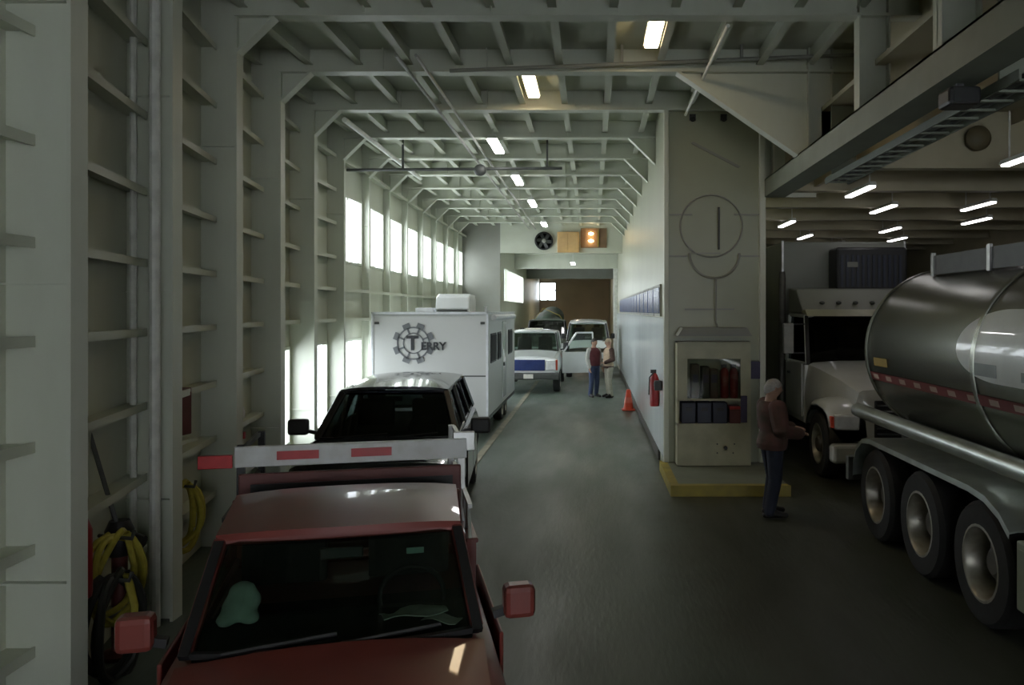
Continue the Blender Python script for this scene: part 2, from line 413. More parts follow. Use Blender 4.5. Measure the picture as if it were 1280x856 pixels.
# corner posts of the casing
struct(MB().box(1.16, 1.24, 13.14, 13.25, 0.15, ZB).build('trim_7', W_FRAME, smooth=0, bevel=.01))
struct(MB().box(2.70, 2.80, 13.14, 13.25, 0.15, ZB).build('trim_8', W_FRAME, smooth=0, bevel=.01))
# wall of blue boards along the casing side
k = 0; y = 13.9
while y < 33.5:
    fr = MB(); fr.box(1.155, 1.19, y, y+1.30, 2.50, 3.05)
    f = struct(fr.build('wall_panel', M_GREYP, smooth=0), 'framed blue board in the row along the casing wall')
    for j in range(4):
        pb = MB(); pb.box(1.14, 1.156, y+.05+j*.31, y+.05+j*.31+.27, 2.55, 3.0); pb.build('blue_panel', M_BLUEW, f, smooth=0, bevel=.006)
    y += 1.42; k += 1
struct(MB().box(1.165, 1.19, 13.35, 37.8, 0.18, 2.48).build('wall_lining', mat('white_lining_paint', (0.74,0.80,0.80), 0.22, col2=(0.62,0.68,0.68), scale=1.2, mix=1.3, stretch=(1,2.2,0.12), coat=.2), smooth=0), 'white lining along the lower casing wall')
struct(MB().box(1.15, 1.19, 14.2, 34, 0.0, 0.18).build('baseboard_casing', M_DKBULK, smooth=0))
# raised step in front of the casing with yellow edges
st = struct(MB().box(1.14, 2.76, 11.43, 13.2, 0, 0.15).build('step_platform', W_GREEN, smooth=0, bevel=.01), 'low steel step in front of the casing')
MB().box(1.10, 2.78, 11.40, 11.43, 0.0, 0.155).box(1.14, 2.76, 11.43, 11.52, 0.15, 0.154).build('yellow_front_edge', M_YEL, st, smooth=0)
MB().box(1.10, 1.14, 11.43, 13.3, 0.0, 0.155).box(1.14, 1.22, 11.52, 13.2, 0.15, 0.154).build('yellow_side_edge', M_YEL, st, smooth=0)
# lane line and kerb
struct(MB().box(-2.06, -1.94, 8.5, 30, 0.0, 0.015).build('floor_line', M_TAN, smooth=0), 'worn pale line along the left lane')

# mezzanine girder, pillars, upper wall, vehicle bay
g = MB(); g.box(2.78, 2.80, -6, 13.2, 4.45, 4.71); g.box(2.78, 3.12, -6, 13.2, 4.69, 4.71); g.box(2.78, 3.12, -6, 13.2, 4.43, 4.45)
struct(g.build('mezzanine_girder', W_GREEN, smooth=0), 'long channel girder along the mezzanine edge')
for Y in (4.8, 6.9, 9.0, 11.1, 13.2):
    p = MB(); p.box(2.92, 3.26, Y-.01, Y+.01, 4.71, ZC); p.box(2.92, 2.94, Y-.09, Y+.09, 4.71, ZC); p.box(3.24, 3.26, Y-.09, Y+.09, 4.71, ZC)
    struct(p.build('pillar', W_FRAME, smooth=0), 'white steel pillar standing on the mezzanine girder')
struct(MB().box(3.60, 3.66, -6, 13.2, 4.6, ZC).build('wall_mezzanine', W_BAY, smooth=0))
c = MB(); c.box(3.12, 10.6, -6, 30, 5.30, 5.36)
x = 3.6
while x < 10.4:
    c.box(x-.008, x+.008, -6, 29.5, 5.12, 5.30); x += 0.7
struct(c.build('ceiling_right', W_BAY, smooth=0), 'low deckhead over the tanker lane')
for Y in (11.1, 13.2, 15.3, 17.4, 19.5, 21.6, 23.7, 25.8, 27.9):
    b = MB(); b.box(3.12 if Y < 13.3 else 2.76, 10.5, Y-.012, Y+.012, 4.54, 5.30); b.box(3.12 if Y < 13.3 else 2.76, 10.5, Y-.10, Y+.10, 4.52, 4.54)
    struct(b.build('deck_beam', W_BAY, smooth=0), 'deep transverse beam over the tanker lane')
struct(MB().box(10.5, 10.6, -6, 42, 0, 5.36).build('wall_right', W_BAY, smooth=0))
struct(MB().box(6.9, 10.5, 29.4, 29.5, 0, 5.36).build('wall_bay_end', M_GREYP, smooth=0))
struct(MB().box(2.76, 10.5, 41.5, 41.6, 0, 5.36).box(2.76, 10.5, 29.5, 41.6, 5.0, 5.06).build('wall_bay_tunnel', M_DKBULK, smooth=0))
struct(MB().box(2.76, 6.9, 29.4, 29.5, 4.35, 5.36).build('wall_bay_header', M_DKBULK, smooth=0))

struct(MB().box(2.76, 3.66, 13.32, 13.38, 4.45, ZC).build('wall_upper_casing', W_WALL, smooth=0))
# far end of the centre lanes
bw = MB()
for (a, b, c_, d) in ((-3.4, 10.6, 3.6, ZC), (-3.4, 10.6, 0, 1.5), (-3.4, -.8, 1.5, 3.6), (4.2, 10.6, 1.5, 2.7)): bw.box(a, b, -6.1, -6.0, c_, d)
struct(bw.build('bow_light_baffle', W_GREEN, smooth=0), 'unseen bow gate added behind the camera, openings shaped to set the daylight')  # added out of view to cut and aim the daylight from the bow
struct(MB().box(-5.5, -3.6, 32.0, 32.12, 0, ZC).build('wall_far_left', M_GREYP, smooth=0), 'grey bulkhead where the deck narrows')
struct(MB().box(-3.6, 1.19, 32.0, 32.15, 4.85, ZC).build('wall_far_header', W_CEIL, smooth=0))
wf = MB()
for (a, b, z0, z1) in ((32.1, 57, 0, 2.95), (32.1, 57, 4.35, 5.6), (32.1, 33.2, 2.95, 4.35), (42.5, 57, 2.95, 4.35)): wf.box(-3.66, -3.6, a, b, z0, z1)
struct(wf.build('wall_far_side', W_WALL, smooth=0))
for i in range(5): window(33.2+i*1.86, 33.2+(i+1)*1.86, 2.95, 4.35, -3.6, -3.6)
struct(MB().box(-3.66, 1.19, 32.1, 57, 5.2, 5.3).build('ceiling_far', W_CEIL, smooth=0))
struct(MB().box(-3.6, 1.19, 38.0, 38.25, 4.55, 5.2).build('beam_far', W_FRAME, smooth=0))
struct(MB().box(-3.6, 1.19, 45.0, 45.2, 4.35, 5.2).build('beam_far', M_GREYP, smooth=0))
struct(MB().box(1.00, 1.19, 37.9, 38.25, 0, 4.55).build('pillar_far', M_PIPEW, smooth=0, bevel=.02))
ef = MB(); ef.box(-2.45, 1.19, 56, 56.1, 0, 5.2).box(-3.6, -2.45, 56, 56.1, 0, 3.25).box(-3.6, -2.45, 56, 56.1, 4.55, 5.2)
struct(ef.build('wall_end', M_BROWN, smooth=0), 'brown end wall of the deck')
nwin += 1
fr = MB().box(-3.6, -2.45, 55.97, 56.05, 3.25, 3.32).box(-3.6, -2.45, 55.97, 56.05, 4.48, 4.55).box(-2.52, -2.45, 55.97, 56.05, 3.25, 4.55).box(-3.6, -3.53, 55.97, 56.05, 3.25, 4.55).box(-3.05, -3.0, 55.97, 56.05, 3.25, 4.0).box(-3.05, -2.5, 55.97, 56.05, 3.95, 4.02)
fr = struct(fr.build('window_%d' % nwin, M_GREYP, smooth=0))
MB().add([(-3.55,56.02,3.3),(-2.5,56.02,3.3),(-2.5,56.02,4.5),(-3.55,56.02,4.5)], [(0,1,2,3)]).build('glass_pane', G_WIN, fr, smooth=0)
# ------------------------------------------------------------------ lamps, pipes, deck fittings
def ceiling_lamp(x, y, z, tube, label, grp, zt=None):
    t = thing('ceiling_light', label, 'ceiling light', (x, y, z), 0, grp)
    m = MB(); m.prism([(-.10, 0), (-.07, .075), (.07, .075), (.10, 0)], -.66, .66)
    for s in (-.5, .5): m.box(-.012, .012, s-.012, s+.012, .07, zt - z if zt else (ZC - z if x < 2.8 else 5.3 - z))
    m.build('housing', M_PIPEW, t, smooth=0)
    d = MB(); d.box(-.085, .085, -.63, .63, -.035, 0); d.build('lit_tube', tube, t, smooth=0, bevel=.01)
    if zt == 0: t.scale = (.62, .92, .8)
    return t
LB = ['fluorescent light over the centre lane, nearest to the camera and beside the brown haunch plate',
      'fluorescent light over the lanes with yellow glow on the beam behind it',
      'light over the left lane just past the knee arch, first above the trailer',
      'fluorescent light over the left lane, second of the row running to the far end',
      'fluorescent light over the left lane, third of the row running to the far end',
      'fluorescent light over the left lane, last of the row above the black round fan']
CL = [(0.75, 9.72), (-0.91, 12.15), (-1.82, 15.45), (-1.78, 19.5), (-1.73, 23.75), (-1.73, 29.5)]
for i, (x, y) in enumerate(CL): ceiling_lamp(x, y, 5.96 if i < 2 else 5.72, M_TUBEW if i < 2 else M_TUBE, LB[i], 'ceiling lights over the car lanes')
ceiling_lamp(-.85, 36.4, 4.70, M_TUBE, 'small far light below the warm wooden locker, under the second header', 'ceiling lights over the car lanes', 5.2)
ceiling_lamp(-1.2, 49.0, 4.78, M_TUBEF, 'added warm light hidden behind the last far beam, brightening the brown wall', 'ceiling lights over the car lanes', 5.2)  # lamp added to brighten the end wall, hidden by the beam in front
BL = [(4.2, 12.8, 'bay light at lower left of the mezzanine girder, brightest over the tanker lane'), (4.2, 17.6, 'bay light beside the casing corner, leftmost over the tanker lane'),
      (5.3, 9.9, 'bay light at the right edge of the picture above the tank top'), (5.35, 15.0, 'bay light right of and behind the brightest one over the tanker lane'),
      (5.4, 20.7, 'small bay light between the casing corner and the refrigeration unit'), (6.9, 14.6, 'upper bay light of the pair above the tank front'),
      (6.9, 18.9, 'upper small bay light of the pair above the dark refrigeration unit'), (6.9, 23.0, 'dim bay light straight above the dark refrigeration unit'),
      (8.0, 17.0, 'lower bay light of the pair above the tank front'), (8.0, 21.4, 'lower small bay light of the pair above the dark refrigeration unit')]
for x, y, l in BL: ceiling_lamp(x, y, 4.47, M_TUBEB, l.replace('bay light', 'bay tube light'), 'ceiling lights over the tanker lane', 0)

def pipe(name, label, cat, pts, r, m, hang=(), n=10, clips=()):
    t = thing(name, label, cat, pts[0])
    o = Vector(pts[0]); MB().tube([Vector(p)-o for p in pts], r, n).build('pipe_run', m, t)
    for (x, y, z0, z1) in hang:
        MB().box(x-o.x-.02, x-o.x+.02, y-o.y-.012, y-o.y+.012, z0-o.z, z1-o.z).build('hanger', m, t, smooth=0)
    return t
sp = pipe('sprinkler_pipe', 'thin dark sprinkler pipe hung crosswise below the beams over the trailer', 'pipe', [(-5.0, 16.4, 5.42), (-.6, 16.4, 5.46)], .03, M_DKPIPE, [(-3.8, 16.4, 5.42, ZC), (-.9, 16.4, 5.46, ZC)])
MB().ell((2.75, 0, 0.0), (.13, .09, .12)).build('valve', M_DKPIPE, sp)
pipe('long_pipe', 'pale pipe running along the ceiling corner past the left knee arch', 'pipe', [(-4.05, 13.35, 5.72), (-4.05, 19.3, 5.72)], .045, M_PIPEW, [(-4.05, 15.3, 5.72, 5.85), (-4.05, 17.4, 5.72, 5.85)])
pipe('long_pipe', 'slim slanting pipe running along the deckhead near the brown haunch plate', 'pipe', [(1.50, 9.0, 5.74), (1.50, 13.1, 5.74)], .022, M_PIPEW, [(1.5, 11.1, 5.74, 5.85)])
pipe('long_pipe', 'grey conduit pair on the ceiling along the left lane, outer one', 'pipe', [(-2.45, 10.2, 5.79), (-2.45, 31.9, 5.79)], .025, M_PIPE, [])
pipe('long_pipe', 'grey conduit pair on the ceiling along the left lane, inner one beside the lights', 'pipe', [(-2.2, 10.2, 5.79), (-2.2, 31.9, 5.79)], .022, M_PIPE, [])
pipe('cross_pipe', 'grey pipe crossing the deckhead just in front of the haunch plate', 'pipe', [(-1.9, 10.9, 5.80), (4.2, 10.9, 6.04)], .026, M_GREYP, [(.4, 10.9, 5.9, ZC), (2.0, 10.9, 5.96, ZC)])
pipe('down_pipe', 'pale downpipe standing beside the second post on the left, wider one', 'pipe', [(-3.60, 6.72, 0.0), (-3.60, 6.72, 6.1)], .042, M_PIPEW)
pipe('down_pipe', 'pale thin downpipe against the web of the second post on the left', 'pipe', [(-3.80, 6.76, 0.0), (-3.80, 6.76, 6.1)], .028, M_PIPEW)
ct = thing('cable_tray', 'dark cable tray with rungs hung below the mezzanine girder', 'cable tray', (3.3, 8.6, 4.3))
m = MB(); m.box(-.16, -.14, -2.6, 2.4, 0, .08); m.box(.14, .16, -2.6, 2.4, 0, .08)
for i in range(17): m.box(-.14, .14, -2.55+i*.3, -2.51+i*.3, 0, .02)
m.build('tray', W_GREEN, ct, smooth=0)
m = MB(); m.tube([(-.05, -2.6, .05), (-.05, 2.4, .05)], .035); m.tube([(.05, -2.6, .045), (.06, 2.4, .045)], .025); m.build('cable_bundle', M_DKPIPE, ct)
for y in (-2.3, 2.1): MB().box(-.16, .16, y-.015, y+.015, .08, .98).build('hanger', W_GREEN, ct, smooth=0)
fl = thing('floodlight', 'dark boxy floodlight under the mezzanine near the top right corner', 'floodlight', (2.97, 6.6, 4.29))
MB().box(-.13, .13, -.12, .12, -.05, .10).build('housing', M_BLK, fl, smooth=0, bevel=.03)
MB().box(-.10, .10, -.13, -.118, -.03, .08).build('lens', M_INT, fl, smooth=0)
MB().box(-.03, .03, -.02, .02, .10, .15).build('bracket', M_DKPIPE, fl, smooth=0)
be = thing('alarm_bell', 'round brown alarm bell on the deep beam over the tanker lane', 'bell', (5.2, 11.0, 4.92))
MB().lathe([(.17, 0), (.17, -.03), (.13, -.07), (.05, -.09)], (0, 0, 0), 'y').build('gong', mat('bell_brown', (.12,.10,.05), .5), be)
MB().lathe([(.06, .06), (.06, 0)], (0, 0, 0), 'y').build('backplate', M_DKPIPE, be)

# fan, wooden box and bulb on the far header
fan = thing('ventilation_fan', 'round black ventilation fan on the far header beam', 'fan', (-1.88, 31.98, 5.32))
m = MB(); m.lathe([(.36, 0), (.36, -.14), (.31, -.15), (.30, -.02), (.30, 0)], (0, 0, 0), 'y', 32); m.build('shroud', M_BLK, fan)
m = MB()
for k in range(6):
    a = k*PI/3; R = Matrix.Rotation(a, 4, 'Y')
    m.box(.05, .29, -.07, -.06, -.07, .07, R @ Matrix.Rotation(.5, 4, 'X'))
m.build('blades', M_DKPIPE, fan, smooth=0)
MB().lathe([(.08, -.02), (.08, -.13), (.04, -.15)], (0, 0, 0), 'y').build('hub', M_GREYP, fan)
wb = thing('locker_box', 'warm lit pale wooden locker on the far header beside the fan', 'locker', (-.93, 31.85, 4.86))
MB().box(-.42, .42, -.14, .14, 0, .80).build('locker_body', M_WARM, wb, smooth=0, bevel=.02)
MB().box(-.38, -.01, -.155, -.14, .05, .75).build('door', M_WARM, wb, smooth=0, bevel=.005); MB().box(.01, .38, -.155, -.14, .05, .75).build('door', M_WARM, wb, smooth=0, bevel=.005)
bu = thing('bulkhead_lamp', 'twin warm bulb lamp on the brown panel right of the fan', 'lamp', (-.04, 31.9, 5.3))
MB().box(-.40, .62, .05, .09, -.25, .52).build('backboard', mat('brown_board', (.20,.12,.06), .6), bu, smooth=0)
for z in (.02, .30): MB().ell((0, -.02, z), (.10, .08, .055)).build('bulb', M_BULB, bu)
MB().box(.26, .30, -.02, .05, -.2, .45).build('bracket', M_YEL, bu, smooth=0)

# casing front: ring of pipe with drop pipe, hooks, cabinet
rg = thing('pipe_ring', 'large thin pipe ring with a drop pipe on the casing front', 'pipe', (1.92, 13.14, 3.96))
MB().tube(arc((0,0,0), .50, 0, 2*PI*39/40, 39), .014, 8, closed=True).build('upper_ring', M_GREYP, rg)
MB().tube(arc((.05,-.02,-.44), .40, PI, 2*PI, 24), .020, 8).build('lower_ring', M_GREYP, rg)
MB().tube([(.12,-.02,.30), (.12,-.02,-.38)], .018, 8).build('centre_bar', M_DKPIPE, rg)
MB().tube([(.07,-.02,-.84), (.07,-.02,-1.55), (.09,-.05,-1.62), (.09,-.05,-1.75)], .016, 8).build('drop_pipe', M_GREYP, rg)
MB().bar((-.46,0,-.2), (-.30,-.02,-.44), .03, .02).bar((-.30,-.02,-.44), (.14,-.02,-.44), .03, .02).build('bracket', M_GREYP, rg, smooth=0)
for i, px in enumerate((866, 905)):
    x = PX(px, 13.15)
    h = thing('shackle', ('left' if i == 0 else 'right') + '-hand small black shackle high on the casing front', 'shackle', (x, 13.19, 5.72))
    MB().box(-.05, .05, -.02, .02, -.05, .05).build('plate', M_BLK, h, smooth=0); MB().tube(arc((0,-.03,-.03), .035, 0, 2*PI*15/16, 15), .012, 8, closed=True).build('ring', M_BLK, h)
cab = thing('equipment_cabinet', 'cream safety equipment cabinet with glass front on the casing step', 'cabinet', (1.92, 13.18, .16))
m = MB(); m.box(-.58, .58, -.03, 0, 0, 1.95); m.box(-.58, -.55, -.34, 0, 0, 1.95); m.box(.55, .58, -.34, 0, 0, 1.95)
m.box(-.58, .58, -.34, 0, .62, .66); m.box(-.58, .58, -.34, 0, 1.02, 1.05); m.box(-.58, .58, -.34, 0, 1.92, 1.95); m.box(-.55, .55, -.34, -.30, 0, .62)
m.box(-.55, -.42, -.34, -.32, 1.05, 1.92); m.box(.42, .55, -.34, -.32, .66, 1.92); m.box(-.42, .42, -.34, -.32, 1.68, 1.92)
m.build('cabinet_body', M_CABW, cab, smooth=0)
MB().box(-.42, .42, -.33, -.325, 1.05, 1.68).build('glass_door', G_CAB, cab, smooth=0)
m = MB(); m.prism([(-.58,2.04),(-.50,2.17),(.50,2.17),(.58,2.04)], -.46, -.02); m.build('hood', M_GREYP, cab, smooth=0)
MB().lathe([(.03,-.36),(.03,-.34)], (.18, 0, .28), 'y', 16).build('lock', M_BLK, cab)
for x, z in ((.05,.2),(.30,.2),(.05,.34),(.32,.34)): MB().lathe([(.012,-.352),(.012,-.34)], (x, 0, z), 'y', 10).build('bolt', M_DKPIPE, cab)
# things inside the cabinet
ex = thing('fire_extinguisher', 'red fire extinguisher standing inside the cabinet, middle of the glass', 'fire extinguisher', (2.11, 12.99, 1.21), 0, 'red cylinders in the cabinet')
MB().lathe([(.06,0),(.065,.02),(.065,.40),(.045,.46),(.02,.48)], (0,0,0)).build('cylinder', M_FIRE, ex); MB().box(-.05,.03,-.02,.02,.48,.53).build('handle', M_BLK, ex, smooth=0)
dup(ex, (2.26, 12.99, 1.21), 0, 'red fire extinguisher standing inside the cabinet, right end of the glass')
for i, (px, mm, hgt) in enumerate(((868, M_POSTER, .54), (881, M_DKGRN, .50), (893, M_POSTER, .46))):
    b = thing('folder', ['brown-red folder leaning inside the cabinet, left end', 'dark green folder standing inside the cabinet, second from left', 'shorter brown folder standing inside the cabinet beside the red cylinders'][i], 'folder', (PX(px, 13.0) - (.02 if i == 2 else 0), 13.0, 1.21))
    MB().box(-.06, .06, -.12, .12, 0, hgt).build('cover', mm, b, smooth=0, bevel=.01); MB().box(-.045, .045, -.125, -.12, .25, .38).build('spine_label', M_PURP, b, smooth=0)
for i, px in enumerate((859.5, 879, 898.5)):
    b = thing('storage_bin', ['dark blue bin on the cabinet lower shelf, left end', 'dark blue bin on the cabinet lower shelf, middle one', 'dark blue bin on the cabinet lower shelf, beside the red box'][i], 'bin', (PX(px, 13.0), 13.02, .82), 0, 'bins on the cabinet shelf')
    MB().box(-.115, .115, -.17, .12, 0, .33).build('bin_body', M_BIN, b, smooth=0, bevel=.015); MB().box(-.05, .05, -.185, -.17, .20, .25).build('bin_handle', M_BLK, b, smooth=0)
b = thing('first_aid_box', 'dark red box at the right end of the cabinet lower shelf', 'box', (PX(917, 13.0), 13.02, .82))
MB().box(-.09,.09,-.17,.1,0,.22).build('box_body', M_DKRED, b, smooth=0, bevel=.012); MB().box(-.09,.09,-.172,.1,.22,.27).build('lid', M_FIRE, b, smooth=0, bevel=.01)
b = thing('notice_board', 'small dark violet board on the right edge of the casing front', 'board', (PX(944, 13.15), 13.17, 1.62))
MB().box(-.085, .085, -.03, .02, -.12, .16).build('board', M_PURP, b, smooth=0, bevel=.008); MB().box(-.095, .095, -.02, .02, -.13, .17).build('frame', M_GREYP, b, smooth=0)
b = thing('notice_board', 'narrow dark violet slate board fixed low on the right of the cabinet front', 'board', (PX(930, 12.82), 12.835, 1.06))
MB().box(-.05, .05, -.02, .004, -.22, .20).build('board', M_PURP, b, smooth=0, bevel=.006)
# traffic cone and extinguisher along the casing wall
cn = thing('traffic_cone', 'orange-red traffic cone standing by the white casing wall', 'traffic cone', (.95, 21.3, 0))
MB().box(-.17,.17,-.17,.17,0,.035).build('base', M_ORANGE, cn, smooth=0, bevel=.01); MB().lathe([(.14,.03),(.125,.08),(.06,.50),(.045,.54)], (0,0,0)).build('cone', M_ORANGE, cn)
MB().lathe([(.113,.20),(.088,.34)], (0,0,0), cap=False).build('reflective_band', mat('pale_orange_band', (.8,.16,.1), .4), cn)
fe = thing('fire_extinguisher', 'red fire extinguisher hung on the casing side wall near its front corner', 'fire extinguisher', (1.08, 14.1, .95))
MB().lathe([(.075,0),(.08,.03),(.08,.45),(.05,.54),(.025,.57)], (0,0,0)).build('cylinder', M_FIRE, fe); MB().box(-.07,.03,-.02,.02,.57,.63).build('handle', M_BLK, fe, smooth=0); MB().tube([(0,-.03,.6),(-.09,-.06,.5),(-.1,-.05,.2)], .013, 8).build('hose', M_BLK, fe); MB().box(-.03,.085,-.03,.03,.3,.34).build('bracket', M_BLK, fe, smooth=0)
fx = thing('call_box', 'small black call box on the casing corner above the extinguisher', 'call box', (1.10, 13.5, 1.28))
MB().box(-.07,.055,-.07,.07,0,.16).build('housing', M_BLK, fx, smooth=0, bevel=.015); MB().box(-.078,-.07,-.04,.04,.06,.13).build('speaker_plate', M_DKPIPE, fx, smooth=0)

# left side: lever post, hoses, extinguisher, wall box, beacon
ps = thing('lever_post', 'dark red valve post with a long slanting steel lever by the left wall', 'valve', (-3.56, 6.15, 0))
MB().lathe([(.13,0),(.13,.03),(.055,.05),(.055,.78)], (0,0,0)).build('post', M_DKRED, ps)
MB().lathe([(.08,.76),(.10,.80),(.10,.95),(.07,1.02)], (0,0,0)).tube([(-.02,0,.92),(.19,-.02,.86)], .05, 10).build('valve_head', M_BLK, ps)
MB().tube([(.0,-.02,.96), (-.27,-.05,1.93)], .017, 8).build('lever', M_DKPIPE, ps)
MB().lathe([(.07,.30),(.09,.32),(.09,.36),(.07,.38)], (0,0,0)).build('flange', M_GREYP, ps)
def coil(name, label, loc, rz, r, turns, tr, m, m2=None, tilt=.0):
    t = thing(name, label, 'hose', loc, rz)
    rnd = random.Random(name + str(loc)); pts = []
    ctl = [(rnd.uniform(-.05,.05), rnd.uniform(-.02,.05)-.05*q, rnd.uniform(.72,1.12), rnd.uniform(.95,1.35)) for q in range(turns+2)]
    for i in range(turns*24):
        a = 2*PI*i/24 + PI/2; q = i//24; f = (i % 24)/24; f = f*f*(3-2*f)
        cx, rx, rz_ = (lerp(ctl[q][k], ctl[q+1][k], f) for k in (0, 2, 3))
        pts.append((cx + r*rx*math.cos(a), -.012*i/24*2 + .03*math.sin(i*.43+q), r*1.25 + r*rz_*1.15*(math.sin(a)-1)*.98 - .02*math.sin(i*.9)))
    MB().tube(pts, tr, 8).build('coil', m, t)
    MB().tube([(0,.12,r*1.15), (0,-.18,r*1.15), (0,-.2,r*1.15+.06)], .014, 8).build('hook', M_DKPIPE, t)
    e = pts[-1]; MB().tube([e, (e[0]+.05, e[1]-.02, e[2]-.25), (e[0]+.02, e[1]-.03, e[2]-.42)], tr, 8).build('loose_end', m2 or m, t)
    return t
coil('hose_coil', 'yellow hose coil hung on the left wall behind the red valve post', (-3.53, 6.0, .66), math.radians(75), .24, 4, .024, M_ROPEY, M_ROPEY)
coil('hose_coil', 'black hose coil lying low on the left wall below the yellow one', (-3.42, 5.75, .42), math.radians(80), .25, 4, .028, M_ROPEB, M_ROPEY)
coil('hose_coil', 'yellow-green hose coil hung in the second wall bay behind the red pickup mirror', (-3.93, 7.75, .66), math.radians(75), .24, 4, .024, M_ROPEY, M_ROPEY)
e2 = thing('fire_extinguisher', 'tall red extinguisher against the left wall beside the first post', 'fire extinguisher', (-3.36, 5.35, .72))
MB().lathe([(.07,0),(.075,.03),(.075,.44),(.045,.52),(.02,.55)], (0,0,0)).build('cylinder', M_FIRE, e2); MB().box(-.05,.04,-.02,.02,.55,.61).build('handle', M_BLK, e2, smooth=0); MB().box(-.16,.06,-.03,.03,.28,.31).build('bracket', M_BLK, e2, smooth=0)
bx = thing('wall_box', 'small maroon box fixed on the hull side in the second bay', 'box', (-4.06, 8.0, 1.38), math.radians(-10))
MB().box(-.08,.08,-.10,.10,0,.46).build('box_body', M_DKRED, bx, smooth=0, bevel=.01); MB().box(.08,.086,-.08,.08,.04,.42).build('door', M_DKRED, bx, smooth=0); MB().box(-.08,.12,-.12,.14,-.07,-.04).build('shelf_bracket', W_FRAME, bx, smooth=0)
bc = thing('beacon_lamp', 'small white beacon lamp on a red holder by the left hull', 'lamp', (-4.38, 10.2, 1.0))
MB().lathe([(.04,.26),(.045,.34),(.02,.40)], (0,0,0)).build('lens', M_LAMPW, bc); MB().lathe([(.05,0),(.05,.08)], (0,0,0)).build('base', M_FIRE, bc); MB().tube([(0,0,.08),(0,0,.26)], .018, 8).build('stem', M_DKPIPE, bc); MB().box(-.2,.02,-.02,.02,.02,.05).build('bracket', M_DKPIPE, bc, smooth=0)
# ------------------------------------------------------------------ vehicles
def ring(y, hw, zb, zt, crown=0.0, tuck=.93):
    h = zt - zb
    half = [(0, zb), (hw*.88, zb), (hw*.96, zb+.14*h), (hw, zb+.45*h), (hw*.99, zb+.72*h), (hw*tuck, zt-.035), (hw*(tuck-.07), zt), (hw*.45, zt+crown*.8), (0, zt+crown)]
    pts = half + [(-x, z) for x, z in reversed(half[1:-1])]
    return [Vector((x, y, z)) for x, z in pts]
def loft(stations):
    m = MB(); m.rings([ring(*s) for s in stations]); return m
def wheel(root, x, y, r, w, rimm, side, name='wheel', rimr=.62, deep=False):
    s = 1 if side > 0 else -1
    t = MB().lathe([(rimr*r, -w/2), (.93*r, -w/2), (r, -w*.34), (r, w*.34), (.93*r, w/2), (rimr*r, w/2), (rimr*r, -w/2)], (0,0,0), 'x', 32, cap=False).build(name, M_RUB, root, (x, y, r))
    dp = -.30 if deep else .10
    MB().lathe([(rimr*r*1.04, s*w*.50), (rimr*r*.97, s*w*.51), (rimr*r*.91, s*w*.42), (rimr*r*.86, s*w*dp), (rimr*r*.80, s*w*(dp-.02))], (0,0,0), 'x', 28, cap=False).build('rim', rimm if rimm is not M_RIM else M_RLIP, t)
    MB().lathe([(rimr*r*.87, s*w*dp), (rimr*r*.46, s*w*(dp+.06)), (rimr*r*.40, s*w*(dp+.34)), (rimr*r*.30, s*w*(dp+.42)), (.01, s*w*(dp+.42))], (0,0,0), 'x', 28).build('hub', M_RIM, t)
    hb = MB()
    for k in range(8):
        a = k*PI/4; hb.lathe([(.018, s*w*dp), (.018, s*w*(dp+.16))], (0, rimr*r*.62*math.cos(a), rimr*r*.62*math.sin(a)), 'x', 6)
    hb.build('lug_nuts', M_RLIP, t)
    return t
def bil(P00, P10, P01, P11, u, v):
    return P00*(1-u)*(1-v) + P10*u*(1-v) + P01*(1-u)*v + P11*u*v
def pane(a, b, c, d, bulge, n=8):
    """grid between lower edge a->b and upper edge d->c, pushed out by bulge"""
    a, b, c, d = map(Vector, (a, b, c, d)); bu = Vector(bulge)
    return MB().grid([[bil(a, b, d, c, i/n, j/n) + bu*(4*(i/n)*(1-i/n)) for i in range(n+1)] for j in range(n+1)])
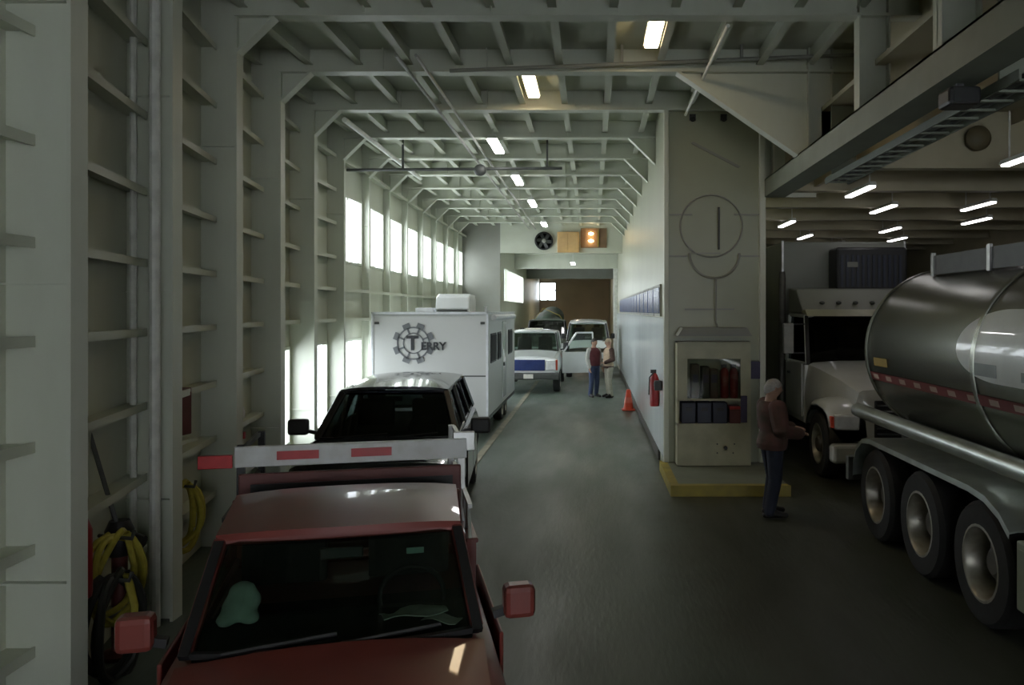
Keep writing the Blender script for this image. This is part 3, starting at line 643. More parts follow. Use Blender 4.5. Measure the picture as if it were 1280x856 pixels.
def greenhouse(root, A, B, C, D, paint, glass, mids=(), pil=.06, crown=.05, bulge=.07, rear_glass=True, black=None):
    A, B, C, D = map(Vector, (A, B, C, D)); mx = lambda p: Vector((-p[0], p[1], p[2]))
    fr = MB()
    for s in (lambda p: p, mx):
        fr.bar(s(A), s(B), pil, pil*1.1); fr.bar(s(B), s(C), pil*.8, pil*.8); fr.bar(s(C), s(D), pil*1.4, pil); fr.bar(s(A), s(D), pil*.6, pil)
        for t in mids: fr.bar(s(A.lerp(D, t)), s(B.lerp(C, t)), pil*1.2, pil*.7)
    fr.bar(B, mx(B), pil*.8, pil*.7); fr.bar(C, mx(C), pil, pil); fr.bar(D, mx(D), pil, pil*.8); 
    fr.build('cab_frame', paint, root, bevel=.012)
    gk = MB(); o_ = Vector((0, -bulge, 0))
    for k in range(8):
        p_, q_ = A.lerp(mx(A), k/8), A.lerp(mx(A), (k+1)/8); gk.bar(p_ + o_*(4*k/8*(1-k/8)), q_ + o_*(4*(k+1)/8*(1-(k+1)/8)), pil*.6, pil*.45)
    for s in (lambda p: p, mx): gk.bar(s(A) + Vector((0, -.032, 0)), s(B) + Vector((0, -.030, 0)), pil*.8, pil*.6)
    gk.build('windshield_seal', M_BLK, root, smooth=0)
    rows = []
    nv, nu = 8, 10
    for j in range(nv+1):
        v = j/nv; p = B.lerp(C, v); row = []
        for i in range(nu+1):
            u = -1 + 2*i/nu
            by = -bulge*(1-u*u)*(1-v)*(1 if v < .5 else 0) * (1-2*v if v < .5 else 0)
            row.append(Vector((u*(p.x+pil*.35), p.y + by + (pil*.3*(2*v-1)), p.z + crown*(1-abs(u)**3)*(.55+.45*math.sin(PI*v)))))
        rows.append(row)
    MB().grid(rows, (0, 0, .035)).build('roof', paint, root, smooth=50)
    e = .012
    pane(mx(A), A, B, mx(B), (0, -bulge, 0)).build('windshield', glass, root)
    if rear_glass: pane(mx(D), D, C, mx(C), (0, bulge*.4, 0)).build('rear_window', glass, root)
    ts = [0] + list(mids) + [1]
    for s in (lambda p: p, mx):
        for k in range(len(ts)-1):
            t0, t1 = ts[k], ts[k+1]
            pane(s(A.lerp(D, t0)), s(A.lerp(D, t1)), s(B.lerp(C, t1)), s(B.lerp(C, t0)), (.0, 0, 0), 2).build('side_window', glass, root, smooth=0)
def light_vehicle(root, p, paint, glass):
    """generic pickup / wagon in local space, nose toward -Y"""
    g = p
    hw, y0, yc, z0 = g['hw'], g['front'], g['A'][1], g['zb']
    yend = g['cab_end']; zc = g['A'][2]
    st = [(y0+.02, hw*.86, z0+.08, g['nose']-.10, .0), (y0+.12, hw*.95, z0, g['nose'], .02), (y0+.6, hw, z0, g['nose']+.04, .03), (yc-.25, hw, z0, zc-.05, .03),
          (yc+.05, hw, z0, zc-.04, .0), (yend-.1, hw, z0, g['D'][2]-.03, .0), (yend, hw*.97, z0+.02, g['D'][2]-.06, .0)]
    body = loft(st).build('body', paint, root, smooth=40)
    cyl = []
    for wy in g['wheels']:
        if wy < yend:
            c = MB().lathe([(g['wr']*1.16, -hw-.2), (g['wr']*1.16, -hw*.66)], (0, wy, g['wr']*1.05), 'x', 32); cyl.append(c)
            cyl.append(MB().lathe([(g['wr']*1.16, hw*.66), (g['wr']*1.16, hw+.2)], (0, wy, g['wr']*1.05), 'x', 32))
    cut(body, cyl); body.data.set_sharp_from_angle(angle=math.radians(40))
    # hood panel
    rows = []
    for j in range(7):
        v = j/6; y = lerp(y0+.16, yc-.10, v); z = lerp(g['nose']+.005, zc-.015, v); w_ = hw*lerp(.80, .86, v)
        rows.append([Vector((u*w_, y + (.05*u*u if v == 0 else 0), z + .05*(1-u*u))) for u in [i/4-1 for i in range(9)]])
    MB().grid(rows, (0, 0, -.03)).build('hood', paint, root, smooth=50)
    # grille, lamps, bumper, plate
    gy = y0-.005; gz0, gz1 = g['grille']
    m = MB(); m.box(-hw*.52, hw*.52, gy-.02, gy+.10, gz0, gz1); gr = m.build('grille', g['grille_mat'], root, smooth=0, bevel=.015)
    m = MB()
    for i in range(4): z = lerp(gz0, gz1, (i+.5)/4); m.box(-hw*.5, hw*.5, gy-.035, gy-.02, z-.012, z+.012)
    m.build('grille_bars', g.get('bar_mat', M_CHROME), gr, smooth=0)
    for s in (-1, 1):
        hl = MB().box(s*hw*.56 - .0, s*hw*.86, gy-.015, gy+.12, gz0+.01, gz1-.01).build('headlight', M_LAMPW, root, smooth=0, bevel=.02)
        MB().box(s*hw*.86, s*hw*.92, gy+.03, gy+.16, gz0+.01, gz1-.01).build('turn_signal', M_ORANGE, hl, smooth=0, bevel=.01)
    m = MB(); m.box(-hw*.98, hw*.98, y0-.12, y0+.12, gz0-.28, gz0-.06); bp = m.build('bumper', g.get('bump_mat', M_CHROME), root, smooth=0, bevel=.04)
    MB().box(-.15, .15, y0-.135, y0-.12, gz0-.24, gz0-.10).build('plate', M_WREFL, bp, smooth=0)
    # doors
    for s in (-1, 1):
        for (ya, yb) in g['doors']:
            if g.get('open_door') and s == 1 and ya == g['doors'][0][0]: continue
            d = MB().box(s*(hw-.01), s*(hw+.012), ya, yb, z0+.12, zc-.07).build('door', paint, root, smooth=0, bevel=.012)
            MB().box(s*(hw+.012), s*(hw+.035), yb-.22, yb-.08, zc-.22, zc-.18).build('door_handle', g.get('handle_mat', M_BLK), d, smooth=0, bevel=.008)
        if g.get('mirrors', True):
            my, mz, mw, mh = g['mirror']
            mg = g.get('mgap', .04); mr = MB().box(s*(hw+mg), s*(hw+mg+mw), my-.07, my+.05, mz, mz+mh).build('mirror', g.get('mirror_mat', paint), root, smooth=0, bevel=.03)
            MB().box(s*(hw+mg+.02), s*(hw+mg-.02+mw), my+.05, my+.056, mz+.02, mz+mh-.02).build('mirror_glass', M_CHROME, mr, smooth=0)
            MB().bar((s*(hw-.05), my, mz+.02), (s*(hw+.08), my, mz+.05), .05, .04).build('mirror_arm', M_BLK, mr, smooth=0)
    for wy in g['wheels']:
        for s in (-1, 1): wheel(root, s*(hw-.13), wy, g['wr'], .22, M_RIM, s)
    greenhouse(root, g['A'], g['B'], g['C'], g['D'], paint, glass, g.get('mids', ()), crown=g.get('crown', .05), bulge=g.get('bulge', .08), pil=g.get('pil', .06))
    # wipers, dashboard, seats, steering wheel
    A, B, D = Vector(g['A']), Vector(g['B']), Vector(g['D'])
    for x0, x1 in ((-.5, -.02), (.02, .5)):
        MB().tube([(x0*A.x*1.5, A.y-.07, A.z+.015), (x1*A.x*1.4+.02, A.y-.045, A.z+.055)], .011, 6).build('wiper', M_BLK, root)
    MB().prism([(A.y-.02, A.z-.05), (A.y+.42, A.z-.05), (A.y+.42, A.z+.015), (A.y+.30, A.z+.035), (A.y+.05, A.z-.01)], -A.x*.97, A.x*.97, 'yz').build('dashboard', M_INT, root, smooth=0, bevel=.01)
    MB().box(-A.x*.98, A.x*.98, A.y+.42, D.y-.05, D.z-.16, D.z-.035).build('cab_floor', M_INT, root, smooth=0)
    for sx in (-.36, .36):
        se = MB(); se.box(sx-.24, sx+.24, g['seat']-.06, g['seat']+.08, A.z-.1, B.z-.16); se.box(sx-.12, sx+.12, g['seat']-.02, g['seat']+.07, B.z-.17, B.z-.02)
        se.build('seat', M_SEAT, root, smooth=0, bevel=.04)
    MB().tube([(.36+.17*math.cos(a), A.y+.40+.05*math.sin(a), A.z+.05+.15*math.sin(a)) for a in [2*PI*k/20 for k in range(20)]], .014, 8, closed=True).build('steering_wheel', M_BLK, root)
    mi = MB(); mi.box(-.11, .11, B.y-.12, B.y-.09, B.z-.10, B.z-.04); mi.build('rear_view_mirror', M_BLK, root, smooth=0, bevel=.01)
def pickup_bed(root, hw, ya, yb, zb, zt, paint, wy, wr):
    m = MB(); t = .05
    m.box(-hw, -hw+t, ya, yb, zb, zt); m.box(hw-t, hw, ya, yb, zb, zt); m.box(-hw+t, hw-t, ya, ya+t, zb+.1, zt); m.box(-hw+t, hw-t, ya, yb, zb+.18, zb+.24)
    b = m.build('bed', paint, root, smooth=0)
    cut(b, [MB().lathe([(wr*1.16, -hw-.2), (wr*1.16, -hw*.66)], (0, wy, wr*1.05), 'x', 32), MB().lathe([(wr*1.16, hw*.66), (wr*1.16, hw+.2)], (0, wy, wr*1.05), 'x', 32)])
    b.data.set_sharp_from_angle(angle=math.radians(30))
    for s in (-1, 1): MB().box(s*(hw-.07), s*(hw+.015), ya, yb, zt-.01, zt+.025).build('bed_rail', paint, root, smooth=0, bevel=.01)
    tg = MB().box(-hw+.03, hw-.03, yb-.02, yb+.03, zb+.15, zt-.01).build('tailgate', paint, root, smooth=0, bevel=.012)
    MB().box(-.12, .12, yb+.03, yb+.05, zt-.16, zt-.10).build('handle', M_BLK, tg, smooth=0)
    for s in (-1, 1): MB().box(s*(hw-.02), s*(hw-.13), yb+.0, yb+.045, zt-.42, zt-.1).build('tail_light', M_REDR, root, smooth=0, bevel=.01)
    MB().box(-hw*.95, hw*.95, yb+.04, yb+.2, zb+.02, zb+.16).build('rear_bumper', M_CHROME, root, smooth=0, bevel=.02)

# --- red pickup in the foreground
th = math.radians(14)
red = thing('pickup_truck', 'red pickup truck with a white and red reflective rack bar, nearest vehicle', 'pickup truck', (-1.35, 4.43, 0), th)
light_vehicle(red, dict(hw=.80, front=-1.95, zb=.30, nose=.90, A=(.665,-.55,1.02), B=(.60,-.08,1.41), C=(.645,.75,1.43), D=(.69,.92,1.02), cab_end=.95,
    grille=(.62,.80), grille_mat=M_BLK, doors=[(-.45,.72)], mirror=(-.50,1.05,.16,.165), mgap=.0, wheels=(-1.25, 1.65), wr=.34, seat=.55, crown=.055, bulge=.09, pil=.06, bump_mat=M_CHROME), M_RED, G_RED)
pickup_bed(red, .82, .98, 2.7, .35, 1.02, M_RED, 1.65, .34)
hb_ = MB().box(-.74, .74, 1.25, 1.29, 1.0, 1.50).build('headboard', M_DKRED, red, smooth=0, bevel=.01)
MB().box(-.66, .68, 1.235, 1.25, 1.36, 1.43).build('black_slot', M_BLK, hb_, smooth=0)
rk = MB(); rk.box(-.80, .80, 1.45, 1.49, 1.51, 1.655); rb = rk.build('rack_bar', M_BARW, red, smooth=0, bevel=.008)
for x in (-.38, .12): MB().box(x-.14, x+.14, 1.440, 1.45, 1.555, 1.615).build('red_reflector', M_REDR, rb, smooth=0)
MB().box(-1.03, -.81, 1.44, 1.48, 1.51, 1.60).build('red_end_reflector', M_REDR, rb, smooth=0, bevel=.005)
MB().box(.70, .86, 1.47, 1.51, 1.56, 1.70).build('end_bracket', M_ALU, rb, smooth=0, bevel=.005)
for s in (-1, 1):
    for (ya, yb, zt_) in ((1.46, 1.52, 1.66), (2.42, 2.47, 1.62)): MB().box(s*.76-.025, s*.76+.025, ya, yb, 1.02, zt_).build('rack_post', M_ALU if s > 0 else M_BLK, red, smooth=0)
    m = MB(); m.bar((s*.78, 1.0, 1.26), (s*.78, 2.45, 1.30), .03, .03); m.bar((s*.78, 1.5, 1.60), (s*.78, 2.45, 1.60), .03, .03)
    for k in range(6): m.bar((s*.78, 1.0+k*.27, 1.04), (s*.78, 1.12+k*.27, 1.27), .022, .022); m.bar((s*.78, 1.12+k*.27, 1.27), (s*.78, 1.27+k*.27, 1.04), .022, .022)
    m.build('side_rack', M_ALU if s > 0 else M_DKPIPE, red, smooth=0)
m = MB(); m.bar((-.76, 1.48, 1.30), (.76, 1.48, 1.30), .04, .04); m.build('cross_rail', M_BLK, red, smooth=0)
MB().box(.33, .42, -.205, -.20, 1.315, 1.345, Matrix.Identity(4)).build('window_sticker', mat('pale_green_sticker', (.35,.55,.48), .6), red, smooth=0)
# papers on the dashboard and pale jacket on the seat: things of their own
R14 = Matrix.Rotation(th, 4, 'Z'); RO = Vector((-1.35, 4.43, 0))
def at_red(p): return RO + (R14 @ Vector(p))
pa = MB(); n = 6
rows = [[Vector((-.16+.32*i/n, -.10+.2*j/n, .012*math.sin(i*1.1+j*.7)+.014)) for i in range(n+1)] for j in range(n+1)]
pa.grid(rows, (0, 0, -.004)); o = pa.build('paper_sheet', M_PAPER, None, at_red((.36,-.36,1.05)), (math.radians(-8), 0, th+.15)); tag(o, 'white paper lying on the red pickup dashboard behind the windshield', 'paper')
pa = MB(); rows = [[Vector((-.09+.18*i/n, -.06+.12*j/n, .012*math.sin(i*.9)+.012)) for i in range(n+1)] for j in range(n+1)]
pa.grid(rows, (0, 0, -.004)); o = pa.build('paper_sheet', M_PAPER, None, at_red((.50,-.44,1.035)), (math.radians(-6), 0, th-.4)); tag(o, 'small folded paper lying beside the larger sheet on the red pickup dashboard', 'paper')
jk = thing('jacket', 'pale green jacket bundled on the passenger side of the red pickup dashboard', 'jacket', at_red((-.49, -.22, 1.04)), th)
m = MB(); m.ell((0, 0, .07), (.085, .08, .075)); m.ell((.015, .02, .145), (.07, .055, .05)); m.ell((.05, .01, .10), (.06, .05, .05)); m.ell((-.05, -.06, .035), (.05, .07, .035)); m.ell((.06, -.05, .03), (.05, .06, .03)); blob(m, 'cloth', M_CLOTH, jk, .016, 6)

# --- dark navy wagon towing the trailer
nv = thing('sport_utility_vehicle', 'dark navy vehicle behind the red pickup, in front of the white trailer', 'car', (-2.505, 10.5, 0), math.radians(5))
light_vehicle(nv, dict(hw=.93, front=-2.05, zb=.32, nose=.98, A=(.82,-.75,1.08), B=(.64,-.20,1.57), C=(.66,2.0,1.58), D=(.80,2.35,1.10), cab_end=2.6,
    grille=(.68,.92), grille_mat=M_BLK, doors=[(-.62,.45),(.5,1.4)], mirror=(-.55,1.10,.24,.19), mirror_mat=M_BLK, wheels=(-1.35,1.75), wr=.37, seat=.55, mids=(.38,.70), crown=.085, bulge=.10, pil=.07), M_NAVY, G_DARK)
# --- white travel trailer
tr = thing('travel_trailer', 'white travel trailer with black wheel emblem towed by the navy vehicle', 'trailer', (-3.28, 16.5, 0))
hw = 1.17; ZT = 2.56; ZBT = .42
m = MB(); prof = [(0, ZBT), (0, ZT-.06), (.06, ZT), (5.6, ZT), (5.75, ZT-.12), (5.75, ZBT)]
m.prism(prof, -hw, hw, 'yz'); m.build('shell', M_TRAIL, tr, smooth=0, bevel=.03)
MB().box(-hw-.01, hw+.01, -.02, .05, ZT-.035, ZT+.012).box(hw-.02, hw+.014, -.02, 5.7, ZT-.04, ZT+.012).box(-hw-.014, -hw+.02, -.02, 5.7, ZT-.04, ZT+.012).box(hw-.03, hw+.015, -.015, .03, ZBT, ZT).box(-hw-.015, -hw+.03, -.015, .03, ZBT, ZT).build('corner_trim', M_TRIM, tr, smooth=0)
MB().box(-hw+.04, hw-.04, -.012, .0, 1.26, 1.285).build('front_seam', M_DKPIPE, tr, smooth=0)
MB().box(-hw, hw, -.02, 5.7, ZBT-.06, ZBT).build('skirt', M_DKPIPE, tr, smooth=0)
for x in (-1.07, 1.07): MB().box(x-.045, x+.045, -.03, 0, ZT-.24, ZT-.19).build('clearance_light', M_DKPIPE, tr, smooth=0, bevel=.008)
ac = MB().prism([(1.6, 2.56), (1.52, 2.64), (1.6, 2.90), (1.85, 2.97), (2.5, 2.96), (2.62, 2.84), (2.62, 2.56)], -.18, .56, 'yz').build('air_conditioner', M_WHITEV, tr, smooth=0, bevel=.03)
MB().box(-.14, .52, 1.50, 1.56, 2.575, 2.62).build('air_intake', M_DKPIPE, ac, smooth=0)
MB().box(-.62, -.22, 1.5, 1.9, 2.56, 2.66).build('roof_vent', M_TRIM, tr, smooth=0, bevel=.02)
MB().lathe([(.03, 2.56), (.03, 2.68), (.05, 2.69)], (.85, 2.2, 0)).build('vent_pipe', M_TRIM, tr)
for (ya, yb) in ((.45, 1.35), (1.7, 2.3), (4.0, 4.9)):
    wn = MB().box(hw, hw+.02, ya, yb, 1.50, 2.12).build('window', M_BLK, tr, smooth=0, bevel=.01)
    MB().box(hw+.02, hw+.03, ya+.04, (ya+yb)/2-.02, 1.54, 2.08).box(hw+.02, hw+.03, (ya+yb)/2+.02, yb-.04, 1.54, 2.08).build('pane', M_INT, wn, smooth=0)
dr = MB().box(hw, hw+.02, 2.7, 3.4, .55, 2.35).build('door', M_WHITEV, tr, smooth=0, bevel=.015); MB().box(hw+.02, hw+.05, 2.76, 2.84, 1.3, 1.38).build('handle', M_BLK, dr, smooth=0)
aw = MB().tube([(hw+.06, .5, 2.45), (hw+.06, 4.9, 2.45)], .06, 12).build('awning_roll', M_TRIM, tr)
for y in (3.0, 3.75):
    for s in (-1, 1): wheel(tr, s*(hw-.13), y, .33, .2, M_RIM, s)
tn = MB(); tn.bar((-.55, 0, .47), (0, -1.35, .47), .08, .10); tn.bar((.55, 0, .47), (0, -1.35, .47), .08, .10); tn.build('tongue', M_DKPIPE, tr, smooth=0)
MB().lathe([(.13,.52),(.14,.55),(.14,.80),(.10,.86)], (0,-.55,0)).build('gas_bottle', M_WHITEV, tr); MB().tube([(0,-1.15,.05),(0,-1.15,.75)], .035, 10).build('jack_stand', M_DKPIPE, tr)
# emblem: wheel with lugs and lettering
MDK = mat('emblem_black', (.02,.022,.026), .5); MGK = mat('emblem_grey', (.16,.17,.18), .5)
EC = (PX(517, 16.5)+3.28, -.012, PZ(429, 16.5))
m = MB()
for rr, w_ in ((.335, .03), (.215, .022)):
    n = 40
    for i in range(n):
        a, b = 2*PI*i/n, 2*PI*(i+1)/n
        m.add([(EC[0]+r_*math.cos(t), EC[1]-d, EC[2]+r_*math.sin(t)) for d in (0, .006) for t, r_ in ((a, rr), (b, rr), (b, rr-w_), (a, rr-w_))], [(0,1,2,3),(7,6,5,4),(0,4,5,1),(2,6,7,3)])
for k in range(8):
    a = k*PI/4+PI/8; M_ = Matrix.Translation(Vector(EC)) @ Matrix.Rotation(-a, 4, 'Y')
    m.box(.32, .42, -.006, 0, -.075, .075, M_); m.box(.19, .33, -.006, 0, -.018, .018, M_)
em = m.build('wheel_emblem', MGK, tr, smooth=0)
def text_mesh(s, size, x, z, m, parent, name, bold=0.0):
    cu = bpy.data.curves.new(name, 'FONT'); cu.body = s; cu.size = size; cu.extrude = .004; cu.offset = bold; cu.align_x = 'LEFT'
    o = bpy.data.objects.new(name, cu); COL.objects.link(o); bpy.context.view_layer.update()
    me = bpy.data.meshes.new_from_object(o.evaluated_get(bpy.context.evaluated_depsgraph_get())); bpy.data.objects.remove(o)
    me.materials.clear(); me.materials.append(m)
    q = bpy.data.objects.new(name, me); COL.objects.link(q); q.parent = parent; q.location = (x, -.022, z); q.rotation_euler = (PI/2, 0, 0)
    return q
text_mesh('T', .40, EC[0]-.14, EC[2]-.13, MDK, tr, 'lettering', .012)
text_mesh('ERRY', .22, EC[0]+.15, EC[2]-.13, MDK, tr, 'lettering', .006)
text_mesh('Y', .30, EC[0]+.77, EC[2]-.14, MDK, tr, 'lettering', .010) if False else None

# --- white pickup with open door
wp = thing('pickup_truck', 'white pickup with dark blue grille and open driver door beside the trailer', 'pickup truck', (-1.98, 27.8, 0), 0)
light_vehicle(wp, dict(hw=.98, front=-2.3, zb=.45, nose=1.10, A=(.86,-.80,1.27), B=(.76,-.25,1.85), C=(.78,1.0,1.87), D=(.86,1.15,1.27), cab_end=1.2,
    grille=(.72,1.06), grille_mat=M_BLUEG, bar_mat=M_BLUEG, doors=[(-.72,.5)], mirror=(-.62,1.28,.18,.26), mirror_mat=M_BLK, wheels=(-1.5,2.0), wr=.40, seat=.6, mids=(), crown=.07, bulge=.09, open_door=True, bump_mat=M_DKPIPE), M_WHITEV, G_CAR)
pickup_bed(wp, .98, 1.25, 3.0, .5, 1.25, M_WHITEV, 2.0, .40)
hg = MB(); HM = Matrix.Translation((.99, -.72, 0)) @ Matrix.Rotation(math.radians(-72), 4, 'Z')
hg.box(-.03, .03, 0, 1.10, .52, 1.22, HM); od = hg.build('door', M_WHITEV, wp, smooth=0, bevel=.015)
m = MB(); a = [HM @ Vector(p) for p in ((0,.04,1.22),(0,.50,1.86),(0,1.06,1.86),(0,1.08,1.22))]
for i in range(3): m.bar(a[i], a[i+1], .05, .05)
m.build('door_window_frame', M_WHITEV, od, smooth=0)
MB().add(a, [(0,1,2,3)]).build('door_window', G_CAR, od, smooth=0)
MB().box(-.05, -.03, .1, 1.0, .56, .74, HM).build('door_pocket', M_GREYP, od, smooth=0)
MB().box(-.30, .30, -.1, .1, 1.95, 2.0).build('roof_light', M_WREFL, wp, (0, .2, 0), smooth=0, bevel=.02)
# --- white van behind
vn = thing('van', 'white van with pale roof standing behind the open pickup door', 'van', (-.16, 33.2, 0), 0)
light_vehicle(vn, dict(hw=.86, front=-2.0, zb=.4, nose=1.15, A=(.80,-1.35,1.42), B=(.70,-.80,2.08), C=(.72,2.2,2.14), D=(.80,2.4,1.42), cab_end=2.5,
    grille=(.75,1.0), grille_mat=M_DKPIPE, doors=[(-1.2,-.2),(.0,1.2)], mirror=(-1.0,1.5,.16,.2), mirror_mat=M_BLK, wheels=(-1.3,1.6), wr=.36, seat=-.2, mids=(.35,.68), crown=.09, bulge=.08, pil=.09), M_WHITEV, G_CAR)
# --- dark truck with a covered load, far behind
dt = thing('flatbed_truck', 'dark loaded truck far behind the white pickup under the end window', 'truck', (-2.1, 38.5, 0), 0)
light_vehicle(dt, dict(hw=.98, front=-2.2, zb=.5, nose=1.2, A=(.88,-1.0,1.45), B=(.80,-.5,2.1), C=(.82,.4,2.12), D=(.88,.6,1.45), cab_end=.7,
    grille=(.85,1.15), grille_mat=M_BLK, doors=[(-.9,.3)], mirror=(-.8,1.5,.2,.3), mirror_mat=M_BLK, wheels=(-1.4,2.2), wr=.42, seat=.1, crown=.06, bulge=.08), M_DKGRN, G_DARK)
MB().box(-1.0, 1.0, .8, 4.0, .75, .95).build('flatbed', M_DKPIPE, dt, smooth=0)
ld = thing('covered_load', 'dark green tarp-covered load heaped on the far truck bed', 'load', (-2.1, 40.8, .96))
m = MB(); m.ell((-.2, 0, .75), (.75, 1.1, .85)); m.ell((.35, -.3, .6), (.55, .9, .70)); m.ell((.1, .6, 1.3), (.6, .6, .55)); m.box(-.9, .9, -1.3, 1.3, 0, .7); blob(m, 'tarp', M_DKGRN, ld, .06, 3)
MB().tube([(-.98,-.6,.05),(-.9,-.6,1.0),(-.3,-.6,1.75),(.5,-.6,1.4),(.95,-.6,.7),(.98,-.6,.05)], .02, 6).build('strap', M_YEL, ld)

# --- tanker trailer
tk = thing('tank_trailer', 'polished metal tank trailer with three axles on the right lane', 'tank trailer', (4.45, 5.0, 0))
ZK, RK = 2.10, 1.0
prof = [(.05, 5.62), (.55, 5.56), (.85, 5.45), (.97, 5.36), (RK, 5.28), (RK, -7.0), (.85, -7.2), (.05, -7.3)]
tb = MB().lathe(prof, (0, 0, ZK), 'y', 64).build('tank', M_TANK, tk, smooth=40)
for y in (5.26, 2.4, -.4, -3.2): MB().lathe([(RK+.002, y-.035), (RK+.014, y-.03), (RK+.014, y+.03), (RK+.002, y+.035)], (0, 0, ZK), 'y', 64, cap=False).build('band', M_TANK, tb)
def tank_patch(rows_y, f0, f1, r, n=8):
    """patch on the left flank: f0,f1 give z limits at y"""
    rows = []
    for y in rows_y:
        a0, a1 = math.asin((f0(y)-ZK)/RK), math.asin((f1(y)-ZK)/RK)
        rows.append([Vector((-r*math.cos(lerp(a0, a1, i/n)), y, ZK + r*math.sin(lerp(a0, a1, i/n)))) for i in range(n+1)])
    return rows
ys = [2.75 - .04*i for i in range(20)] + [1.95 - .3*i for i in range(14)]
hgt = lambda y: math.sqrt(max(0, 1 - max(0, (y-1.95)/.81)**2))
MB().grid(tank_patch(ys, lambda y: 2.27-.30*hgt(y), lambda y: 2.27+.34*hgt(y), RK+.004)).build('white_panel', M_TANKW, tb)
for (ya, yb, za, zb) in ((2.35, 1.95, 2.02, 2.13), (1.55, 1.2, 2.02, 2.10), (.9, .3, 2.02, 2.12)):
    MB().grid(tank_patch([ya, (ya+yb)/2, yb], lambda y: za, lambda y: zb, RK+.008, 3)).build('grey_marking', M_TGREY, tb)
MB().grid(tank_patch([5.2 - .5*i for i in range(22)], lambda y: 1.745, lambda y: 1.845, RK+.006, 3)).build('red_tape', mat('dark_red_tape', (.20,.035,.035), .4), tb)
for i in range(20): y = 5.1 - .42*i; MB().grid(tank_patch([y, y-.09, y-.17], lambda y: 1.77, lambda y: 1.825, RK+.010, 3)).build('pale_tape_mark', mat('pale_tape', (.55,.45,.38), .4), tb)
MB().grid(tank_patch([5.0, 4.8, 4.55], lambda y: 1.93, lambda y: 2.03, RK+.006, 3)).build('amber_marking', mat('amber_sign', (.35,.24,.04), .5), tb)
for s in (-1, 1):
    ra = MB(); ra.box(s*.42-.025, s*.42+.025, -6.8, 4.6, 3.02, 3.24); ra.build('spill_rail', M_DKPIPE, tk, smooth=0)
for y in (4.55, 3.2, 1.9, .6, -.8): MB().box(-.47, -.44, y-.035, y+.035, 3.0, 3.27).build('rail_bracket', M_ALU, tk, smooth=0)
for y in (3.9, 1.2, -1.5): MB().lathe([(.26,3.05),(.26,3.18),(.22,3.22)], (0,y,0)).build('manhole_cover', M_ALU, tk)
MB().box(-.62, -.50, -6.9, 5.1, .95, 1.25).box(.50, .62, -6.9, 5.1, .95, 1.25).box(-.5, .5, 4.9, 5.0, .95, 1.25).box(-.5, .5, .2, .3, .95, 1.25).build('chassis', M_DKPIPE, tk, smooth=0)
for s in (-1, 1):
    MB().tube([(s*1.13, 5.2, 1.36), (s*1.13, -6.5, 1.36)], .085, 14).build('side_tube', M_FENDER, tk)
    MB().bar((s*1.10, 4.9, 1.34), (s*.9, 4.9, 1.34), .05, .05).bar((s*1.10, 1.0, 1.34), (s*.9, 1.0, 1.34), .05, .05).bar((s*1.10, -3.0, 1.34), (s*.9, -3.0, 1.34), .05, .05).build('tube_bracket', M_DKPIPE, tk, smooth=0)
    # fender over the three axles
    path = [(4.95, .62), (4.93, .80), (4.82, .98), (4.62, 1.10), (4.35, 1.135)] + [(4.0-.35*i, 1.135) for i in range(7)] + [(1.62, 1.11), (1.38, 1.03), (1.22, .92)]
    xa, xb = s*.66, s*1.27
    rows = [[Vector((xa, y, z)), Vector((s*1.2, y, z)), Vector((xb, y, z-.012)), Vector((xb+s*.004, y, z-.05))] for y, z in path]
    MB().grid(rows, (0, 0, -.014)).build('fender', M_FENDER, tk, smooth=50)
    for y in (4.25, 3.0, 1.75):
        wheel(tk, s*1.11, y, .51, .27, M_RIM, s, rimr=.60, deep=True); wheel(tk, s*.80, y, .51, .25, M_RIM, s, rimr=.60)
    bxx = MB().box(s*.72, s*1.27, -.4, 1.12, .36, .88).build('side_locker', mat('pale_locker_paint', (.36,.40,.30), .45, scale=3), tk, smooth=0, bevel=.015)
    MB().box(s*1.27, s*1.285, -.34, 1.06, .41, .83).build('locker_door', mat('pale_locker_paint', (.36,.40,.30)), bxx, smooth=0, bevel=.006)
    MB().box(s*.72, s*1.25, 1.12, 1.13, .40, .80).build('mud_flap', M_DKPIPE, bxx, smooth=0)
    MB().box(s*.7-.06, s*.7+.06, -4.1, -3.98, .05, 1.1).box(s*.7-.14, s*.7+.14, -4.2, -3.88, 0, .05).build('landing_leg', M_DKPIPE, tk, smooth=0)
for y in (4.25, 3.0, 1.75): MB().tube([(-1.05, y, .51), (1.05, y, .51)], .065, 12).build('axle', M_DKPIPE, tk)
MB().box(-1.2, 1.2, 5.35, 5.45, .45, .75).build('rear_bumper', M_DKPIPE, tk, smooth=0, bevel=.01)

